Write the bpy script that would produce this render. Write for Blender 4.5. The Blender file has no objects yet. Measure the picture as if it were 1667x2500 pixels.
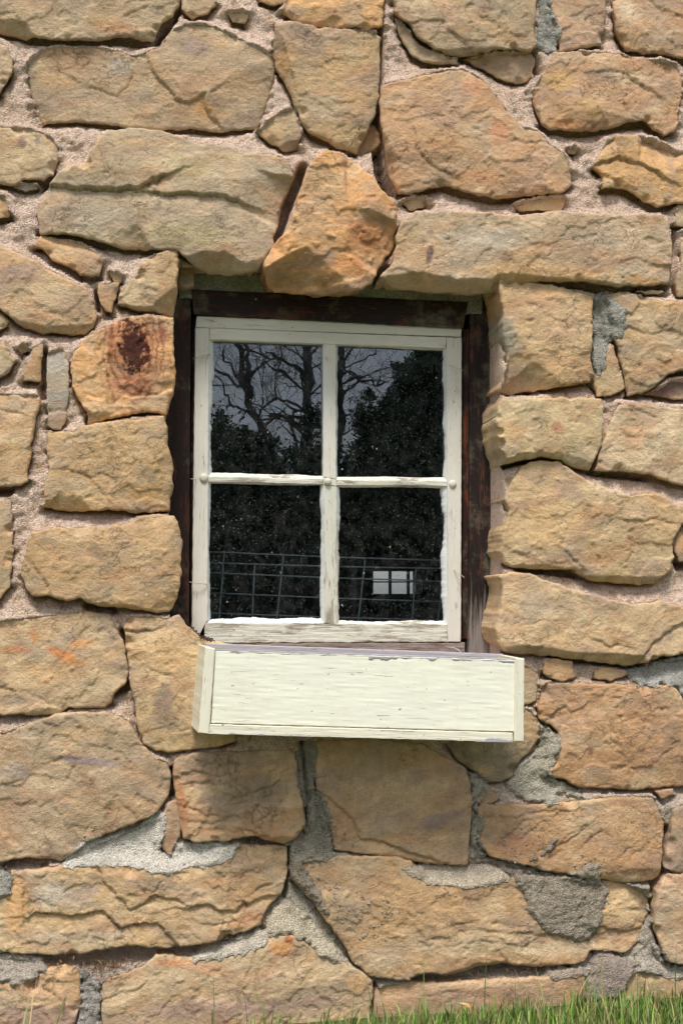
import bpy, math, random
import numpy as np
from mathutils import Vector, Matrix
D = bpy.data; S = bpy.context.scene; COL = S.collection
random.seed(7); RNG = np.random.default_rng(7)
R = math.radians

# ------------------------------------------------------------------ camera
CZ = 1.18                                   # height of the wall point in the middle of the view
CAM = np.array([-0.42, -2.97, 1.0]); TGT = np.array([0.0, 0.0, CZ])
FPX = 3197.0                                # focal length in photo pixels (photo 1667 x 2500)
cd = D.cameras.new('camera'); cam = D.objects.new('camera', cd); COL.objects.link(cam); S.camera = cam
cam.location = CAM.tolist()
cam.rotation_euler = Vector((TGT-CAM).tolist()).to_track_quat('-Z', 'Y').to_euler()
cd.sensor_fit = 'VERTICAL'; cd.sensor_height = 24; cd.lens = 24*FPX/2500; cd.clip_start = .05; cd.clip_end = 500
_f = (TGT-CAM)/np.linalg.norm(TGT-CAM); _r = np.cross(_f, [0, 0, 1]); _r /= np.linalg.norm(_r); _u = np.cross(_r, _f)

# ------------------------------------------------------------------ light
SUN_EL, SUN_AZ = 62, 196                    # azimuth: 180 = straight in front of the wall
w = D.worlds.new('World'); S.world = w; w.use_nodes = True
nt = w.node_tree; nt.nodes.clear()
sky = nt.nodes.new('ShaderNodeTexSky'); sky.sky_type = 'NISHITA'; sky.sun_disc = False
sky.sun_elevation = R(SUN_EL); sky.sun_rotation = R(SUN_AZ); sky.dust_density = 1.5; sky.air_density = 1.0
hs = nt.nodes.new('ShaderNodeHueSaturation'); hs.inputs['Saturation'].default_value = .36
bg = nt.nodes.new('ShaderNodeBackground'); bg.inputs['Strength'].default_value = .115
wo = nt.nodes.new('ShaderNodeOutputWorld')
nt.links.new(sky.outputs[0], hs.inputs['Color']); nt.links.new(hs.outputs[0], bg.inputs[0]); nt.links.new(bg.outputs[0], wo.inputs[0])
sl = D.lights.new('sun', 'SUN'); sl.energy = 2.45; sl.angle = R(15); sl.color = (1, .965, .91)
so = D.objects.new('sun', sl); COL.objects.link(so)
_sd = Vector((math.sin(R(SUN_AZ))*math.cos(R(SUN_EL)), math.cos(R(SUN_AZ))*math.cos(R(SUN_EL)), math.sin(R(SUN_EL))))
so.rotation_euler = _sd.to_track_quat('Z', 'Y').to_euler(); so.location = (0, -4, 6)
S.view_settings.view_transform = 'Standard'; S.view_settings.look = 'None'; S.view_settings.gamma = 1
S.view_settings.exposure = 0.53

# ------------------------------------------------------------------ mapping of photo pixels to planes y = const
def P(u, v, y=0.0):
    u = np.asarray(u, float); v = np.asarray(v, float)
    d = _f[None] + ((u.reshape(-1, 1)-833.5)/FPX)*_r[None] - ((v.reshape(-1, 1)-1250)/FPX)*_u[None]
    t = (y-CAM[1])/d[:, 1]
    return CAM[None]+d*t[:, None]
def Pm(u, v, Y, yp=0.15):                   # the point at y=-Y that the window glass (y=yp) mirrors at u,v
    d = _f + ((u-833.5)/FPX)*_r - ((v-1250)/FPX)*_u
    p = CAM+d*((yp-CAM[1])/d[1]); d = d*np.array([1, -1, 1])
    return p+d*((-Y-p[1])/d[1])
TILES = {'A': (0, 0, .5357), 'B': (827, 0, .5357), 'C': (0, 560, .3571), 'D': (1160, 600, .4677), 'E': (0, 1400, .3508),
         'F': (400, 1700, .5102), 'G': (1000, 1600, .4254), 'H': (0, 2000, .4464), 'Z': (0, 0, 1),
         'J': (400, 580, .2806), 'K': (800, 580, .2806), 'L': (400, 1140, .2977), 'M': (860, 1140, .2977)}
def px(spec):                               # "A x,y x,y B x,y ..." -> photo pixels
    out = []; t = TILES['Z']
    for tok in spec.split():
        if tok in TILES: t = TILES[tok]; continue
        a, b = tok.split(','); out.append((t[0]+float(a)*t[2], t[1]+float(b)*t[2]))
    return np.array(out)
def wall(spec, y=0.0):                      # -> wall-plane metres (x, z)
    q = px(spec); return P(q[:, 0], q[:, 1], y)[:, [0, 2]]
def lin(c):
    c = np.asarray(c, float)/255; return np.where(c <= .04045, c/12.92, ((c+.055)/1.055)**2.4)

# ------------------------------------------------------------------ numpy noise
def _hash(ix, iy, seed):
    n = (ix.astype(np.int64)*374761393+iy.astype(np.int64)*668265263+seed*974634777) & 0xffffffff
    n = ((n ^ (n >> 13))*1274126177) & 0xffffffff
    return ((n ^ (n >> 16)) & 0xffff)/65535.0
def noise(x, y, seed=0):                    # gradient noise about -1..1
    ix = np.floor(x); iy = np.floor(y); fx = x-ix; fy = y-iy
    def g(dx, dy):
        a = _hash(ix+dx, iy+dy, seed)*2*np.pi
        return np.cos(a)*(fx-dx)+np.sin(a)*(fy-dy)
    sx = fx*fx*fx*(fx*(fx*6-15)+10); sy = fy*fy*fy*(fy*(fy*6-15)+10)
    a = g(0, 0)*(1-sx)+g(1, 0)*sx; b = g(0, 1)*(1-sx)+g(1, 1)*sx
    return (a*(1-sy)+b*sy)*1.5
def fbm(x, y, seed=0, o=4, gain=.5):
    s = 0; a = 1; n = 0
    for k in range(o):
        s = s+a*noise(x*2**k+k*17.3, y*2**k-k*9.1, seed+k*31); n += a; a *= gain
    return s/n
def ridged(x, y, seed=0, o=3):
    s = 0; a = 1; n = 0
    for k in range(o):
        s = s+a*(1-2*np.abs(noise(x*2**k+k*5.3, y*2**k+k*7.7, seed+k*13))); n += a; a *= .5
    return s/n
def sstep(a, b, x):
    t = np.clip((x-a)/(b-a), 0, 1); return t*t*(3-2*t)

# ------------------------------------------------------------------ scene helpers
def tag(o, label=None, cat=None, group=None, kind=None):
    for k, v in (('label', label), ('category', cat), ('group', group), ('kind', kind)):
        if v: o[k] = v
    return o
def empty(name, loc=(0, 0, 0)):
    o = D.objects.new(name, None); o.location = loc; o.empty_display_size = .1; COL.objects.link(o); return o
def link(name, me, mat=None, parent=None, smooth=False):
    o = D.objects.new(name, me); COL.objects.link(o)
    if mat: me.materials.append(mat)
    if parent:
        o.parent = parent
        p = parent; off = Vector((0, 0, 0))
        while p: off += p.location; p = p.parent
        o.location = -off
    if smooth: me.polygons.foreach_set('use_smooth', [True]*len(me.polygons))
    return o
def mesh(name, V, Fc, mat=None, parent=None, smooth=False, col=None, uv=None):
    me = D.meshes.new(name); me.from_pydata(np.asarray(V).tolist() if len(V) else [], [], Fc); me.update()
    if col is not None:
        a = me.color_attributes.new('tint', 'FLOAT_COLOR', 'POINT')
        c = np.ones((len(V), 4)); c[:, :3] = col; a.data.foreach_set('color', c.ravel())
    if uv is not None:
        l = me.uv_layers.new(name='grain'); vi = np.zeros(len(me.loops), int); me.loops.foreach_get('vertex_index', vi)
        l.data.foreach_set('uv', np.asarray(uv)[vi].ravel())
    return link(name, me, mat, parent, smooth)

# ------------------------------------------------------------------ materials
class NT:
    def __init__(s, name):
        s.m = D.materials.new(name); s.m.use_nodes = True; s.t = s.m.node_tree; s.t.nodes.clear()
        s.out = s.n('ShaderNodeOutputMaterial')
    def n(s, t, **k):
        x = s.t.nodes.new(t)
        for a, b in k.items():
            if a.startswith('_'): x.inputs[a[1:].replace('_', ' ')].default_value = b
            else: setattr(x, a, b)
        return x
    def l(s, a, b): s.t.links.new(a, b)
    def noise(s, vec, scale, detail=4, rough=.55, dist=0):
        x = s.n('ShaderNodeTexNoise'); x.inputs['Scale'].default_value = scale; x.inputs['Detail'].default_value = detail
        x.inputs['Roughness'].default_value = rough; x.inputs['Distortion'].default_value = dist
        if vec: s.l(vec, x.inputs['Vector'])
        return x.outputs['Fac']
    def ramp(s, fac, stops):
        x = s.n('ShaderNodeValToRGB'); e = x.color_ramp.elements
        while len(e) < len(stops): e.new(.5)
        for k, (p, c) in enumerate(stops):
            e[k].position = p; e[k].color = (c, c, c, 1) if np.isscalar(c) else (*c, 1)
        s.l(fac, x.inputs[0]); return x.outputs[0]
    def mix(s, fac, a, b, mode='MIX'):
        x = s.n('ShaderNodeMix', data_type='RGBA', blend_type=mode)
        for v, i in ((fac, 0), (a, 6), (b, 7)):
            if hasattr(v, 'links') or hasattr(v, 'is_linked'): s.l(v, x.inputs[i])
            elif np.isscalar(v): x.inputs[i].default_value = v if i == 0 else (v, v, v, 1)
            else: x.inputs[i].default_value = (*v, 1)
        return x.outputs[2]
    def math(s, op, a, b=0.0):
        x = s.n('ShaderNodeMath', operation=op)
        for v, i in ((a, 0), (b, 1)):
            if np.isscalar(v): x.inputs[i].default_value = v
            else: s.l(v, x.inputs[i])
        return x.outputs[0]
    def bump(s, h, dist, strength=1.0, normal=None):
        x = s.n('ShaderNodeBump'); x.inputs['Distance'].default_value = dist; x.inputs['Strength'].default_value = strength
        s.l(h, x.inputs['Height'])
        if normal: s.l(normal, x.inputs['Normal'])
        return x.outputs[0]
    def bsdf(s, col, rough=.9, normal=None, spec=.3, metal=0):
        b = s.n('ShaderNodeBsdfPrincipled'); b.inputs['Specular IOR Level'].default_value = spec; b.inputs['Metallic'].default_value = metal
        for v, nme in ((col, 'Base Color'), (rough, 'Roughness')):
            if np.isscalar(v): b.inputs[nme].default_value = v
            elif isinstance(v, (tuple, list, np.ndarray)): b.inputs[nme].default_value = (*[float(q) for q in v], 1)
            else: s.l(v, b.inputs[nme])
        if normal: s.l(normal, b.inputs['Normal'])
        s.l(b.outputs[0], s.out.inputs[0]); return b
def coord(t, kind='Object', scale=(1, 1, 1), rot=(0, 0, 0)):
    c = t.n('ShaderNodeTexCoord'); m = t.n('ShaderNodeMapping'); m.inputs['Scale'].default_value = scale; m.inputs['Rotation'].default_value = rot
    t.l(c.outputs[kind], m.inputs[0]); return m.outputs[0]

def stone_mat():
    t = NT('sandstone'); a = t.n('ShaderNodeAttribute', attribute_name='tint'); v = coord(t); va = coord(t, scale=(1, 1, 1.35), rot=(0, R(14), 0))
    c = t.mix(1, a.outputs[0], t.ramp(t.noise(va, 26, 6, .62), [(.3, .8), (.5, 1.0), (.7, 1.16)]), 'MULTIPLY')
    c = t.mix(1, c, t.ramp(t.noise(va, 210, 4, .7), [(.3, .80), (.5, 1.0), (.72, 1.16)]), 'MULTIPLY')
    c = t.mix(t.ramp(t.noise(v, 9, 5, .65), [(.52, 0.), (.66, .20)]), c, lin((196, 146, 92)), 'MIX')
    c = t.mix(t.ramp(t.noise(va, 14, 5, .7, .6), [(.56, 0.), (.70, .38)]), c, lin((128, 108, 100)), 'MIX')
    pit = t.noise(v, 420, 2, .5)
    c = t.mix(t.ramp(pit, [(.66, 0.), (.74, .5)]), c, lin((92, 66, 44)), 'MIX')
    c = t.mix(t.ramp(t.noise(v, 520, 1, .5), [(.70, 0.), (.78, .5)]), c, lin((225, 205, 175)), 'MIX')
    ck = t.math('ABSOLUTE', t.math('SUBTRACT', t.noise(va, 15, 7, .62, .5), .5)); msk = t.ramp(t.noise(v, 8, 3, .5), [(.53, 0.), (.60, 1.)])
    ck = t.math('MULTIPLY', t.ramp(ck, [(.0, 1.), (.011, 0.)]), msk); c = t.mix(t.math('MULTIPLY', ck, .45), c, lin((88, 64, 46)))
    h = t.math('ADD', t.math('MULTIPLY', t.noise(va, 90, 6, .72), 1.0), t.math('MULTIPLY', t.noise(v, 420, 3, .6), .5)); h = t.math('SUBTRACT', h, t.math('MULTIPLY', ck, .35))
    t.bsdf(c, .93, t.bump(h, .0056, .85), .18); return t.m
def mortar_mat(name='sand_mortar', grit=1.0):
    t = NT(name); a = t.n('ShaderNodeAttribute', attribute_name='tint'); v = coord(t)
    c = t.mix(1, a.outputs[0], t.ramp(t.noise(v, 40, 5, .6), [(.3, .84), (.7, 1.1)]), 'MULTIPLY')
    vo = t.n('ShaderNodeTexVoronoi'); vo.inputs['Scale'].default_value = 420; t.l(v, vo.inputs['Vector'])
    g = t.n('ShaderNodeSeparateColor'); t.l(vo.outputs['Color'], g.inputs[0])
    c = t.mix(1, c, t.ramp(g.outputs[0], [(0., .55), (.3, .93), (.8, 1.06), (1., 1.4)]), 'MULTIPLY')
    c = t.mix(t.ramp(g.outputs[1], [(.90, 0.), (.94, .55*grit)]), c, lin((250, 238, 225)), 'MIX')
    h = t.math('ADD', t.noise(v, 130, 5, .7), t.math('MULTIPLY', vo.outputs['Distance'], -.5))
    t.bsdf(c, .95, t.bump(h, .010, 1.0), .15); return t.m
def wood_mat(name, paint, wood, wear, rough=.6, crack=.5, dark=(70, 55, 45), grain=1.0, foot=None):
    t = NT(name); uv = t.n('ShaderNodeUVMap', uv_map='grain')
    def mp(sx, sy):
        m = t.n('ShaderNodeMapping'); m.inputs['Scale'].default_value = (sx, sy, 1); t.l(uv.outputs[0], m.inputs[0]); return m.outputs[0]
    g1 = t.noise(mp(6, 160), 1, 5, .65, .7); g2 = t.noise(mp(14, 600), 1, 3, .6, .3)
    wd = t.mix(1, wood, t.ramp(t.math('ADD', t.math('MULTIPLY', g1, .6), t.math('MULTIPLY', g2, .4)), [(.36, .5), (.5, 1.), (.64, 1.3)]), 'MULTIPLY')
    wearm = t.math('ADD', t.math('MULTIPLY', t.noise(mp(9, 34), 1, 6, .7, .4), .62), t.math('MULTIPLY', g2, .38))
    ps = t.mix(1, paint, t.ramp(t.noise(mp(5, 22), 1, 5, .6), [(.3, .94), (.6, 1.0), (.75, 1.02)]), 'MULTIPLY')
    ps = t.mix(t.ramp(t.noise(mp(9, 9), 1, 5, .7), [(.5, 0.), (.72, .30)]), ps, lin((206, 196, 160)))
    ps = t.mix(1, ps, t.ramp(g2, [(.3, .955), (.55, 1.0)]), 'MULTIPLY')
    f = t.ramp(wearm, [(wear-.015, 0.), (wear+.015, 1.)])
    c = t.mix(f, ps, wd)
    cr = t.math('MULTIPLY', t.ramp(t.noise(mp(10, 420), 1, 4, .75, .5), [(.66, 0.), (.70, 1.)]), crack)
    c = t.mix(cr, c, lin(dark))
    fl = t.noise(mp(75, 130), 1, 2, .5); c = t.mix(t.ramp(fl, [(.715, 0.), (.74, .75)]), c, lin((120, 92, 62)))
    if foot:
        sp = t.n('ShaderNodeSeparateXYZ'); t.l(uv.outputs[0], sp.inputs[0]); k = t.math('ADD', sp.outputs[0], t.math('MULTIPLY', t.math('SUBTRACT', g1, .5), .45))
        fm = t.n('ShaderNodeMapRange'); fm.inputs[1].default_value = foot; fm.inputs[2].default_value = foot+.06; t.l(k, fm.inputs[0])
        c = t.mix(fm.outputs[0], c, t.mix(1, lin((150, 140, 134)), t.ramp(g2, [(.3, .45), (.6, 1.1)]), 'MULTIPLY'))
    h = t.math('SUBTRACT', t.math('ADD', t.math('MULTIPLY', g1, .7*grain), t.math('MULTIPLY', g2, .5*grain)), t.math('ADD', t.math('MULTIPLY', cr, .8), t.math('MULTIPLY', f, .25)))
    t.bsdf(c, rough, t.bump(h, .0022, .9), .35); return t.m
def plain(name, c, rough=.7, metal=0, var=.15, scale=60):
    t = NT(name); v = coord(t); n = t.noise(v, scale, 4)
    t.bsdf(t.mix(1, lin(c), t.ramp(n, [(.3, 1-var), (.7, 1+var)]), 'MULTIPLY'), rough, t.bump(n, .002, .4), .3, metal); return t.m
def glass_mat():
    t = NT('dusty_glass'); v = coord(t)
    tr = t.n('ShaderNodeBsdfTransparent'); tr.inputs[0].default_value = (.93, .95, .97, 1)
    gl = t.n('ShaderNodeBsdfGlossy'); gl.inputs['Roughness'].default_value = .0; gl.inputs[0].default_value = (.90, .94, 1., 1)
    t.l(t.bump(t.noise(v, 5, 2), .0012, .35), gl.inputs['Normal'])
    mx = t.n('ShaderNodeMixShader'); fr = t.n('ShaderNodeFresnel'); fr.inputs[0].default_value = 1.5
    t.l(t.math('MULTIPLY', fr.outputs[0], 2.0), mx.inputs[0]); t.l(tr.outputs[0], mx.inputs[1]); t.l(gl.outputs[0], mx.inputs[2])
    df = t.n('ShaderNodeBsdfDiffuse'); df.inputs[0].default_value = (.75, .75, .70, 1)
    film = t.math('MULTIPLY', t.ramp(t.noise(v, 30, 6, .7, .5), [(.46, 0.), (.74, 1.)]), .026)
    def spk(sc, lo, amt):
        vo = t.n('ShaderNodeTexVoronoi'); vo.inputs['Scale'].default_value = sc; t.l(v, vo.inputs['Vector'])
        g = t.n('ShaderNodeSeparateColor'); t.l(vo.outputs['Color'], g.inputs[0])
        near = t.ramp(vo.outputs['Distance'], [(.12, 1.), (.26, 0.)])
        return t.math('MULTIPLY', t.math('MULTIPLY', near, t.ramp(g.outputs[0], [(lo, 0.), (lo+.03, 1.)])), amt)
    m = t.math('ADD', film, t.math('ADD', spk(260, .84, .45), t.math('ADD', spk(95, .965, .6), spk(480, .55, .2))))
    m2 = t.n('ShaderNodeMixShader'); t.l(m, m2.inputs[0]); t.l(mx.outputs[0], m2.inputs[1]); t.l(df.outputs[0], m2.inputs[2])
    t.l(m2.outputs[0], t.out.inputs[0]); return t.m
def leaf_mat(name, c1, c2):
    t = NT(name); a = t.n('ShaderNodeAttribute', attribute_name='tint')
    b = t.bsdf(a.outputs[0], .55, None, .3); return t.m
M = dict(stone=stone_mat(), mortar=mortar_mat(), cement=mortar_mat('grey_cement', .25),
    box=wood_mat('cream_board_paint', lin((246, 243, 224)), lin((158, 148, 140)), .665, .5, .95, (128, 106, 72), .15),
    boxend=wood_mat('cream_board_paint_worn', lin((238, 232, 210)), lin((140, 125, 105)), .605, .55, 1.0, (60, 48, 36), .9),
    sash=wood_mat('white_sash_paint', lin((230, 225, 213)), lin((156, 146, 132)), .612, .55, .9, (96, 86, 74), 1.3),
    bare=wood_mat('flaking_sash_paint', lin((222, 220, 204)), lin((160, 150, 134)), .53, .6, .95, (92, 82, 70), 1.7),
    dark=wood_mat('dark_stained_wood', lin((38, 23, 20)), lin((84, 44, 30)), .56, .62, .8, (12, 8, 8), 1.4),
    jamb=wood_mat('weathered_stained_wood', lin((34, 22, 19)), lin((96, 58, 44)), .555, .65, .9, (12, 8, 8), 1.8, 1.11+.735),
    bead=wood_mat('red_stained_wood', lin((44, 22, 17)), lin((118, 54, 32)), .53, .6, .8, (14, 9, 8), 1.5),
    grey=wood_mat('bare_grey_wood', lin((148, 134, 128)), lin((116, 96, 80)), .52, .8, .9, (40, 32, 26), 1.6),
    liner=wood_mat('bare_lilac_wood', lin((176, 170, 176)), lin((146, 136, 136)), .6, .8, .3, (90, 80, 75), 1.0),
    putty=plain('white_glazing_paint', (214, 217, 213), .45, 0, .05, 200),
    knob=plain('cream_knob_paint', (212, 207, 192), .5, 0, .06, 120),
    rust=plain('rusty_iron', (62, 44, 38), .6, .5), nail=plain('painted_nail', (196, 188, 168), .5, 0),
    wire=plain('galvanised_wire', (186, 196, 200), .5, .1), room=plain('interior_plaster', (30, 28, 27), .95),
    glass=glass_mat(), bark=plain('bark', (124, 120, 118), .9), soil=plain('lawn_soil', (74, 84, 44), .95, 0, .4, 14),
    leaf=leaf_mat('foliage', 0, 0), straw=leaf_mat('straw', 0, 0))

# ------------------------------------------------------------------ polygons
def densify(q, step=.006, rough=.0036, seed=0, fr=42):
    out = []
    n = len(q)
    # one round of corner cutting keeps the traced outline but softens it
    c = []
    for i in range(n):
        a, b = q[i], q[(i+1) % n]; c.append(a*.96+b*.04); c.append(a*.04+b*.96)
    q = np.array(c); n = len(q)
    for i in range(n):
        a, b = q[i], q[(i+1) % n]; k = max(1, int(np.linalg.norm(b-a)/step))
        for j in range(k): out.append(a+(b-a)*j/k)
    o = np.array(out)
    dx = fbm(o[:, 0]*fr+seed, o[:, 1]*fr, seed, 3, .6)*rough*1.6; dz = fbm(o[:, 0]*fr-seed, o[:, 1]*fr+9, seed+5, 3, .6)*rough*1.6
    return o+np.stack([dx, dz], 1)
def polydist(p, q):
    """distance, inside, nearest point on outline q for points p"""
    a = q; b = np.roll(q, -1, 0); N = len(p); best = np.full(N, 1e9); near = np.zeros((N, 2)); ins = np.zeros(N, bool)
    ab = b-a; L = (ab**2).sum(1)+1e-12
    for i in range(len(a)):
        ap = p-a[i]; t = np.clip((ap@ab[i])/L[i], 0, 1); c = a[i]+t[:, None]*ab[i]; d = ((p-c)**2).sum(1)
        m = d < best; best[m] = d[m]; near[m] = c[m]
        if a[i, 1] != b[i, 1]:
            cr = ((a[i, 1] > p[:, 1]) != (b[i, 1] > p[:, 1])) & (p[:, 0] < (b[i, 0]-a[i, 0])*(p[:, 1]-a[i, 1])/(b[i, 1]-a[i, 1])+a[i, 0])
            ins ^= cr
    return np.sqrt(best), ins, near
def linedist(p, q):
    best = np.full(len(p), 1e9); side = np.zeros(len(p))
    for i in range(len(q)-1):
        a = q[i]; ab = q[i+1]-a; ap = p-a; t = np.clip((ap@ab)/(ab@ab), 0, 1); c = a+t[:, None]*ab; d = np.sqrt(((p-c)**2).sum(1))
        s = np.sign(ab[0]*ap[:, 1]-ab[1]*ap[:, 0]); m = d < best; best[m] = d[m]; side[m] = s[m]
    return best, side

TAN = (180, 149, 110); OCH = (188, 144, 92); GRN = (181, 155, 118); PNK = (180, 142, 108); BRN = (168, 132, 96); GRY = (162, 150, 134); ORG = (196, 138, 74); PALE = (196, 168, 128)
# each stone: outline, base colour, protrusion (mm), cuts "line | slope", cracks "line | depth mm | step mm", stains
STONES = []
def st(spec, col, H=26, cuts=(), cracks=(), stains=(), label=None, deep=.07, R=None, rough=1.0, strata=8):
    q0 = px(spec); yy = -.55*H/1000; w0 = P(q0[:, 0], q0[:, 1], yy)[:, [0, 2]]
    if deep > .2 and q0[:, 0].mean() > 833:  # right side of the opening: the traced edge is the far end of the reveal
        e = q0[:, 0] < 1215; w0[e] = P(q0[e, 0], q0[e, 1], .085)[:, [0, 2]]
    STONES.append(dict(q=w0, col=col, H=H/1000, cuts=cuts, cracks=cracks, stains=stains, label=label, deep=deep, R=R, rough=rough, strata=strata))
st('A -130,-130 820,-130 815,20 790,70 735,120 700,185 620,178 540,183 420,195 290,190 215,190 120,165 0,140 -130,130', TAN, 34,
   cuts=['A 100,80 0,60|.9', 'A 740,90 560,140|.6'], stains=['A 520,120 120,40 0 188,128,70 .5', 'A 350,30 200,60 0 150,130,105 .4'])
st('A -130,185 0,190 35,225 62,280 60,340 30,390 0,430 -130,440', TAN, 26)
st('A 130,270 190,225 270,205 330,215 450,220 560,243 620,262 690,235 750,190 790,140 860,115 940,115 1040,150 1110,190 1190,215 1240,250 1252,320 1240,400 1210,500 1175,580 1000,595 900,585 700,590 530,575 380,550 190,550 165,500 140,430 125,340', TAN, 26,
   cuts=['A 1240,330 1180,560|.45', 'A 330,560 150,420|.5', 'A 140,300 170,540|.5'],
   cracks=['A 330,345 400,385 480,415 540,425 590,390 605,330 590,280|2.0|2.5', 'A 680,270 710,340 770,400 800,450 860,465 930,430 950,500 1000,560|3|6'],
   stains=['A 550,300 60,45 0 160,150,140 .6', 'A 900,210 90,50 0 150,130,120 .6', 'A 920,480 50,50 0 190,140,76 .8', 'A 1080,380 120,90 0 186,146,106 .5', 'A 740,380 60,110 0 180,142,92 .5'])
st('A 822,-130 1000,-130 985,30 945,66 880,80 830,50', TAN, 14)
st('A 1040,60 1090,50 1135,66 1120,108 1060,104', PNK, 10)
st('A 1110,-130 1320,-130 1312,12 1240,30 1180,5', OCH, 14)
st('A 1285,60 1330,-130 1755,-130 1748,60 1738,132 1600,128 1470,124 1380,110', OCH, 24, cuts=['A 1560,90 1330,60|.6'])
st('A 1255,110 1330,105 1470,132 1700,140 1735,165 1732,300 1729,420 1709,530 1664,620 1634,692 1540,672 1400,600 1370,560 1330,450 1290,370 1255,310 1240,220', TAN, 30,
   cuts=['A 1270,120 1330,330|.7', 'A 1330,330 1400,560|.7', 'A 1700,560 1560,600|.5'], stains=['A 1300,280 50,120 20 190,142,80 .6', 'A 1450,500 110,70 0 170,150,125 .5', 'A 1640,450 60,90 0 190,144,90 .5'])
st('A 1345,490 1370,560 1380,610 1360,675 1290,685 1250,660 1200,635 1172,600 1230,545 1290,510', TAN, 12, cuts=['A 1370,620 1270,650|.9'])
st('A -130,575 110,585 200,605 245,635 270,680 265,740 245,800 200,822 110,820 70,850 0,840 -130,830', TAN, 24, cuts=['A 215,640 220,800|.5'], stains=['A 100,655 22,28 30 120,96,92 .8', 'A 172,640 12,28 0 140,128,120 .8'])
st('A 60,850 110,830 160,840 175,860 120,878', GRY, 6)
st('A 500,600 620,585 800,612 880,650 1000,660 1120,695 1240,705 1310,725 1340,800 1320,860 1280,940 1275,1010 1245,1080 1250,1110 1215,1170 1180,1225 1100,1240 950,1225 860,1190 815,1145 700,1140 560,1130 440,1100 340,1075 180,1065 170,950 220,860 260,800 320,760 370,770 420,700 450,640', GRN, 44,
   cuts=['A 1210,1100 1070,1170|.8', 'A 1130,1165 1050,1125|1.1', 'A 1040,1128 940,1118|1.3', 'A 950,1118 820,1140|1.2', 'A 600,970 500,990|.35', 'A 1100,760 1050,900|.35', 'A 470,620 300,780|.5'],
   cracks=['A 235,838 400,858 550,864 640,850 690,822 745,800|7|13', 'A 700,872 800,886 900,880 1020,892 1110,916|7|12'],
   stains=['A 860,760 120,60 0 178,158,100 .5', 'A 420,980 200,80 0 172,156,134 .5', 'A 1000,560 100,60 0 170,150,110 .3', 'A 850,1060 200,60 0 172,156,104 .5', 'A 620,640 160,40 0 186,150,100 .4'], deep=.16, strata=6)
st('A -130,880 20,895 38,930 47,985 0,1000 -130,1010', OCH, 18)
st('A 190,1070 260,1085 350,1100 430,1150 475,1190 455,1265 370,1255 310,1220 240,1190 200,1140 155,1125', OCH, 26, cuts=['A 440,1180 200,1110|.6', 'A 440,1175 455,1260|.4'])
st('A -130,1105 0,1120 80,1150 170,1190 230,1240 330,1280 390,1310 435,1370 440,1440 435,1490 390,1520 190,1515 100,1490 40,1440 0,1410 -130,1390', TAN, 30,
   cuts=['A 440,1450 240,1475|1.1', 'A 240,1475 130,1455|1.1', 'A 140,1470 0,1400|1.0'], stains=['A 90,1230 70,40 0 150,128,116 .6', 'A 250,1380 150,60 0 172,146,120 .4'])
st('A 445,1300 500,1295 545,1285 530,1350 510,1430 480,1420 450,1370', TAN, 24, cuts=['A 500,1330 490,1420|.6'])
st('A 500,1245 545,1240 560,1270 552,1292 520,1290', GRY, 12)
st('A 730,1150 800,1130 812,1132 814,1250 806,1350 788,1440 740,1420 610,1410 538,1385 545,1340 620,1260 640,1210 700,1170', TAN, 30,
   cuts=['A 806,1290 690,1385|.9', 'A 700,1385 550,1375|1.0'], deep=.22)
st('A 1480,690 1560,700 1640,750 1700,810 1735,870 1795,920 1810,980 1800,1120 1720,1230 1690,1300 1630,1330 1500,1335 1300,1315 1222,1290 1195,1210 1240,1130 1300,1060 1340,960 1370,860 1400,770', ORG, 62,
   cuts=['A 1800,960 1600,940|.30', 'A 1600,960 1540,1110|.35', 'A 1560,1240 1420,1130|.7', 'A 1640,1300 1560,1240|.8', 'A 1300,1190 1240,1240|.7', 'A 1370,1150 1280,1200|.5', 'A 1400,830 1260,1150|.45', 'A 1740,860 1560,720|.25'],
   stains=['A 1480,830 120,90 0 182,146,100 .8', 'A 1400,1020 100,90 0 182,146,104 .7', 'A 1680,1060 110,90 0 176,112,52 .85', 'A 1600,1200 90,60 0 190,118,48 .7', 'A 1400,1260 180,40 0 150,118,70 .7', 'A 1680,1080 40,30 0 140,88,42 .5'], deep=.16, rough=1.5,
   label='protruding orange keystone')
# --- upper right
st('B 240,-130 912,-130 900,60 890,140 900,205 870,240 800,222 700,235 620,250 540,258 470,240 390,200 350,170 320,110 285,95 255,60', TAN, 42,
   cuts=['B 880,160 640,200|.6', 'B 640,205 400,190|.8', 'B 520,90 330,100|.3'], cracks=['B 330,100 400,75 470,90 520,150 570,190|2|3'], stains=['B 500,90 160,60 0 160,134,106 .6', 'B 780,160 120,40 0 176,134,86 .6'])
st('B 255,80 300,110 345,180 390,225 470,245 545,262 540,292 460,296 395,292 330,255 285,180', BRN, 18)
st('B 570,262 700,235 880,240 900,275 880,345 850,380 760,372 650,310', BRN, 6)
st('B 955,-130 1218,-130 1214,60 1208,150 1195,205 1100,220 1005,240 995,150 960,50', PNK, 26)
st('B 1235,-130 1700,-130 1700,285 1540,265 1460,245 1310,240 1270,170 1250,100', BRN, 28, cuts=['B 1560,40 1600,250|.3'], cracks=['B 1420,0 1480,40 1568,70|2|3'], stains=['B 1320,60 70,60 50 206,180,146 .6', 'B 1330,190 60,30 0 190,150,96 .6'])
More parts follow.
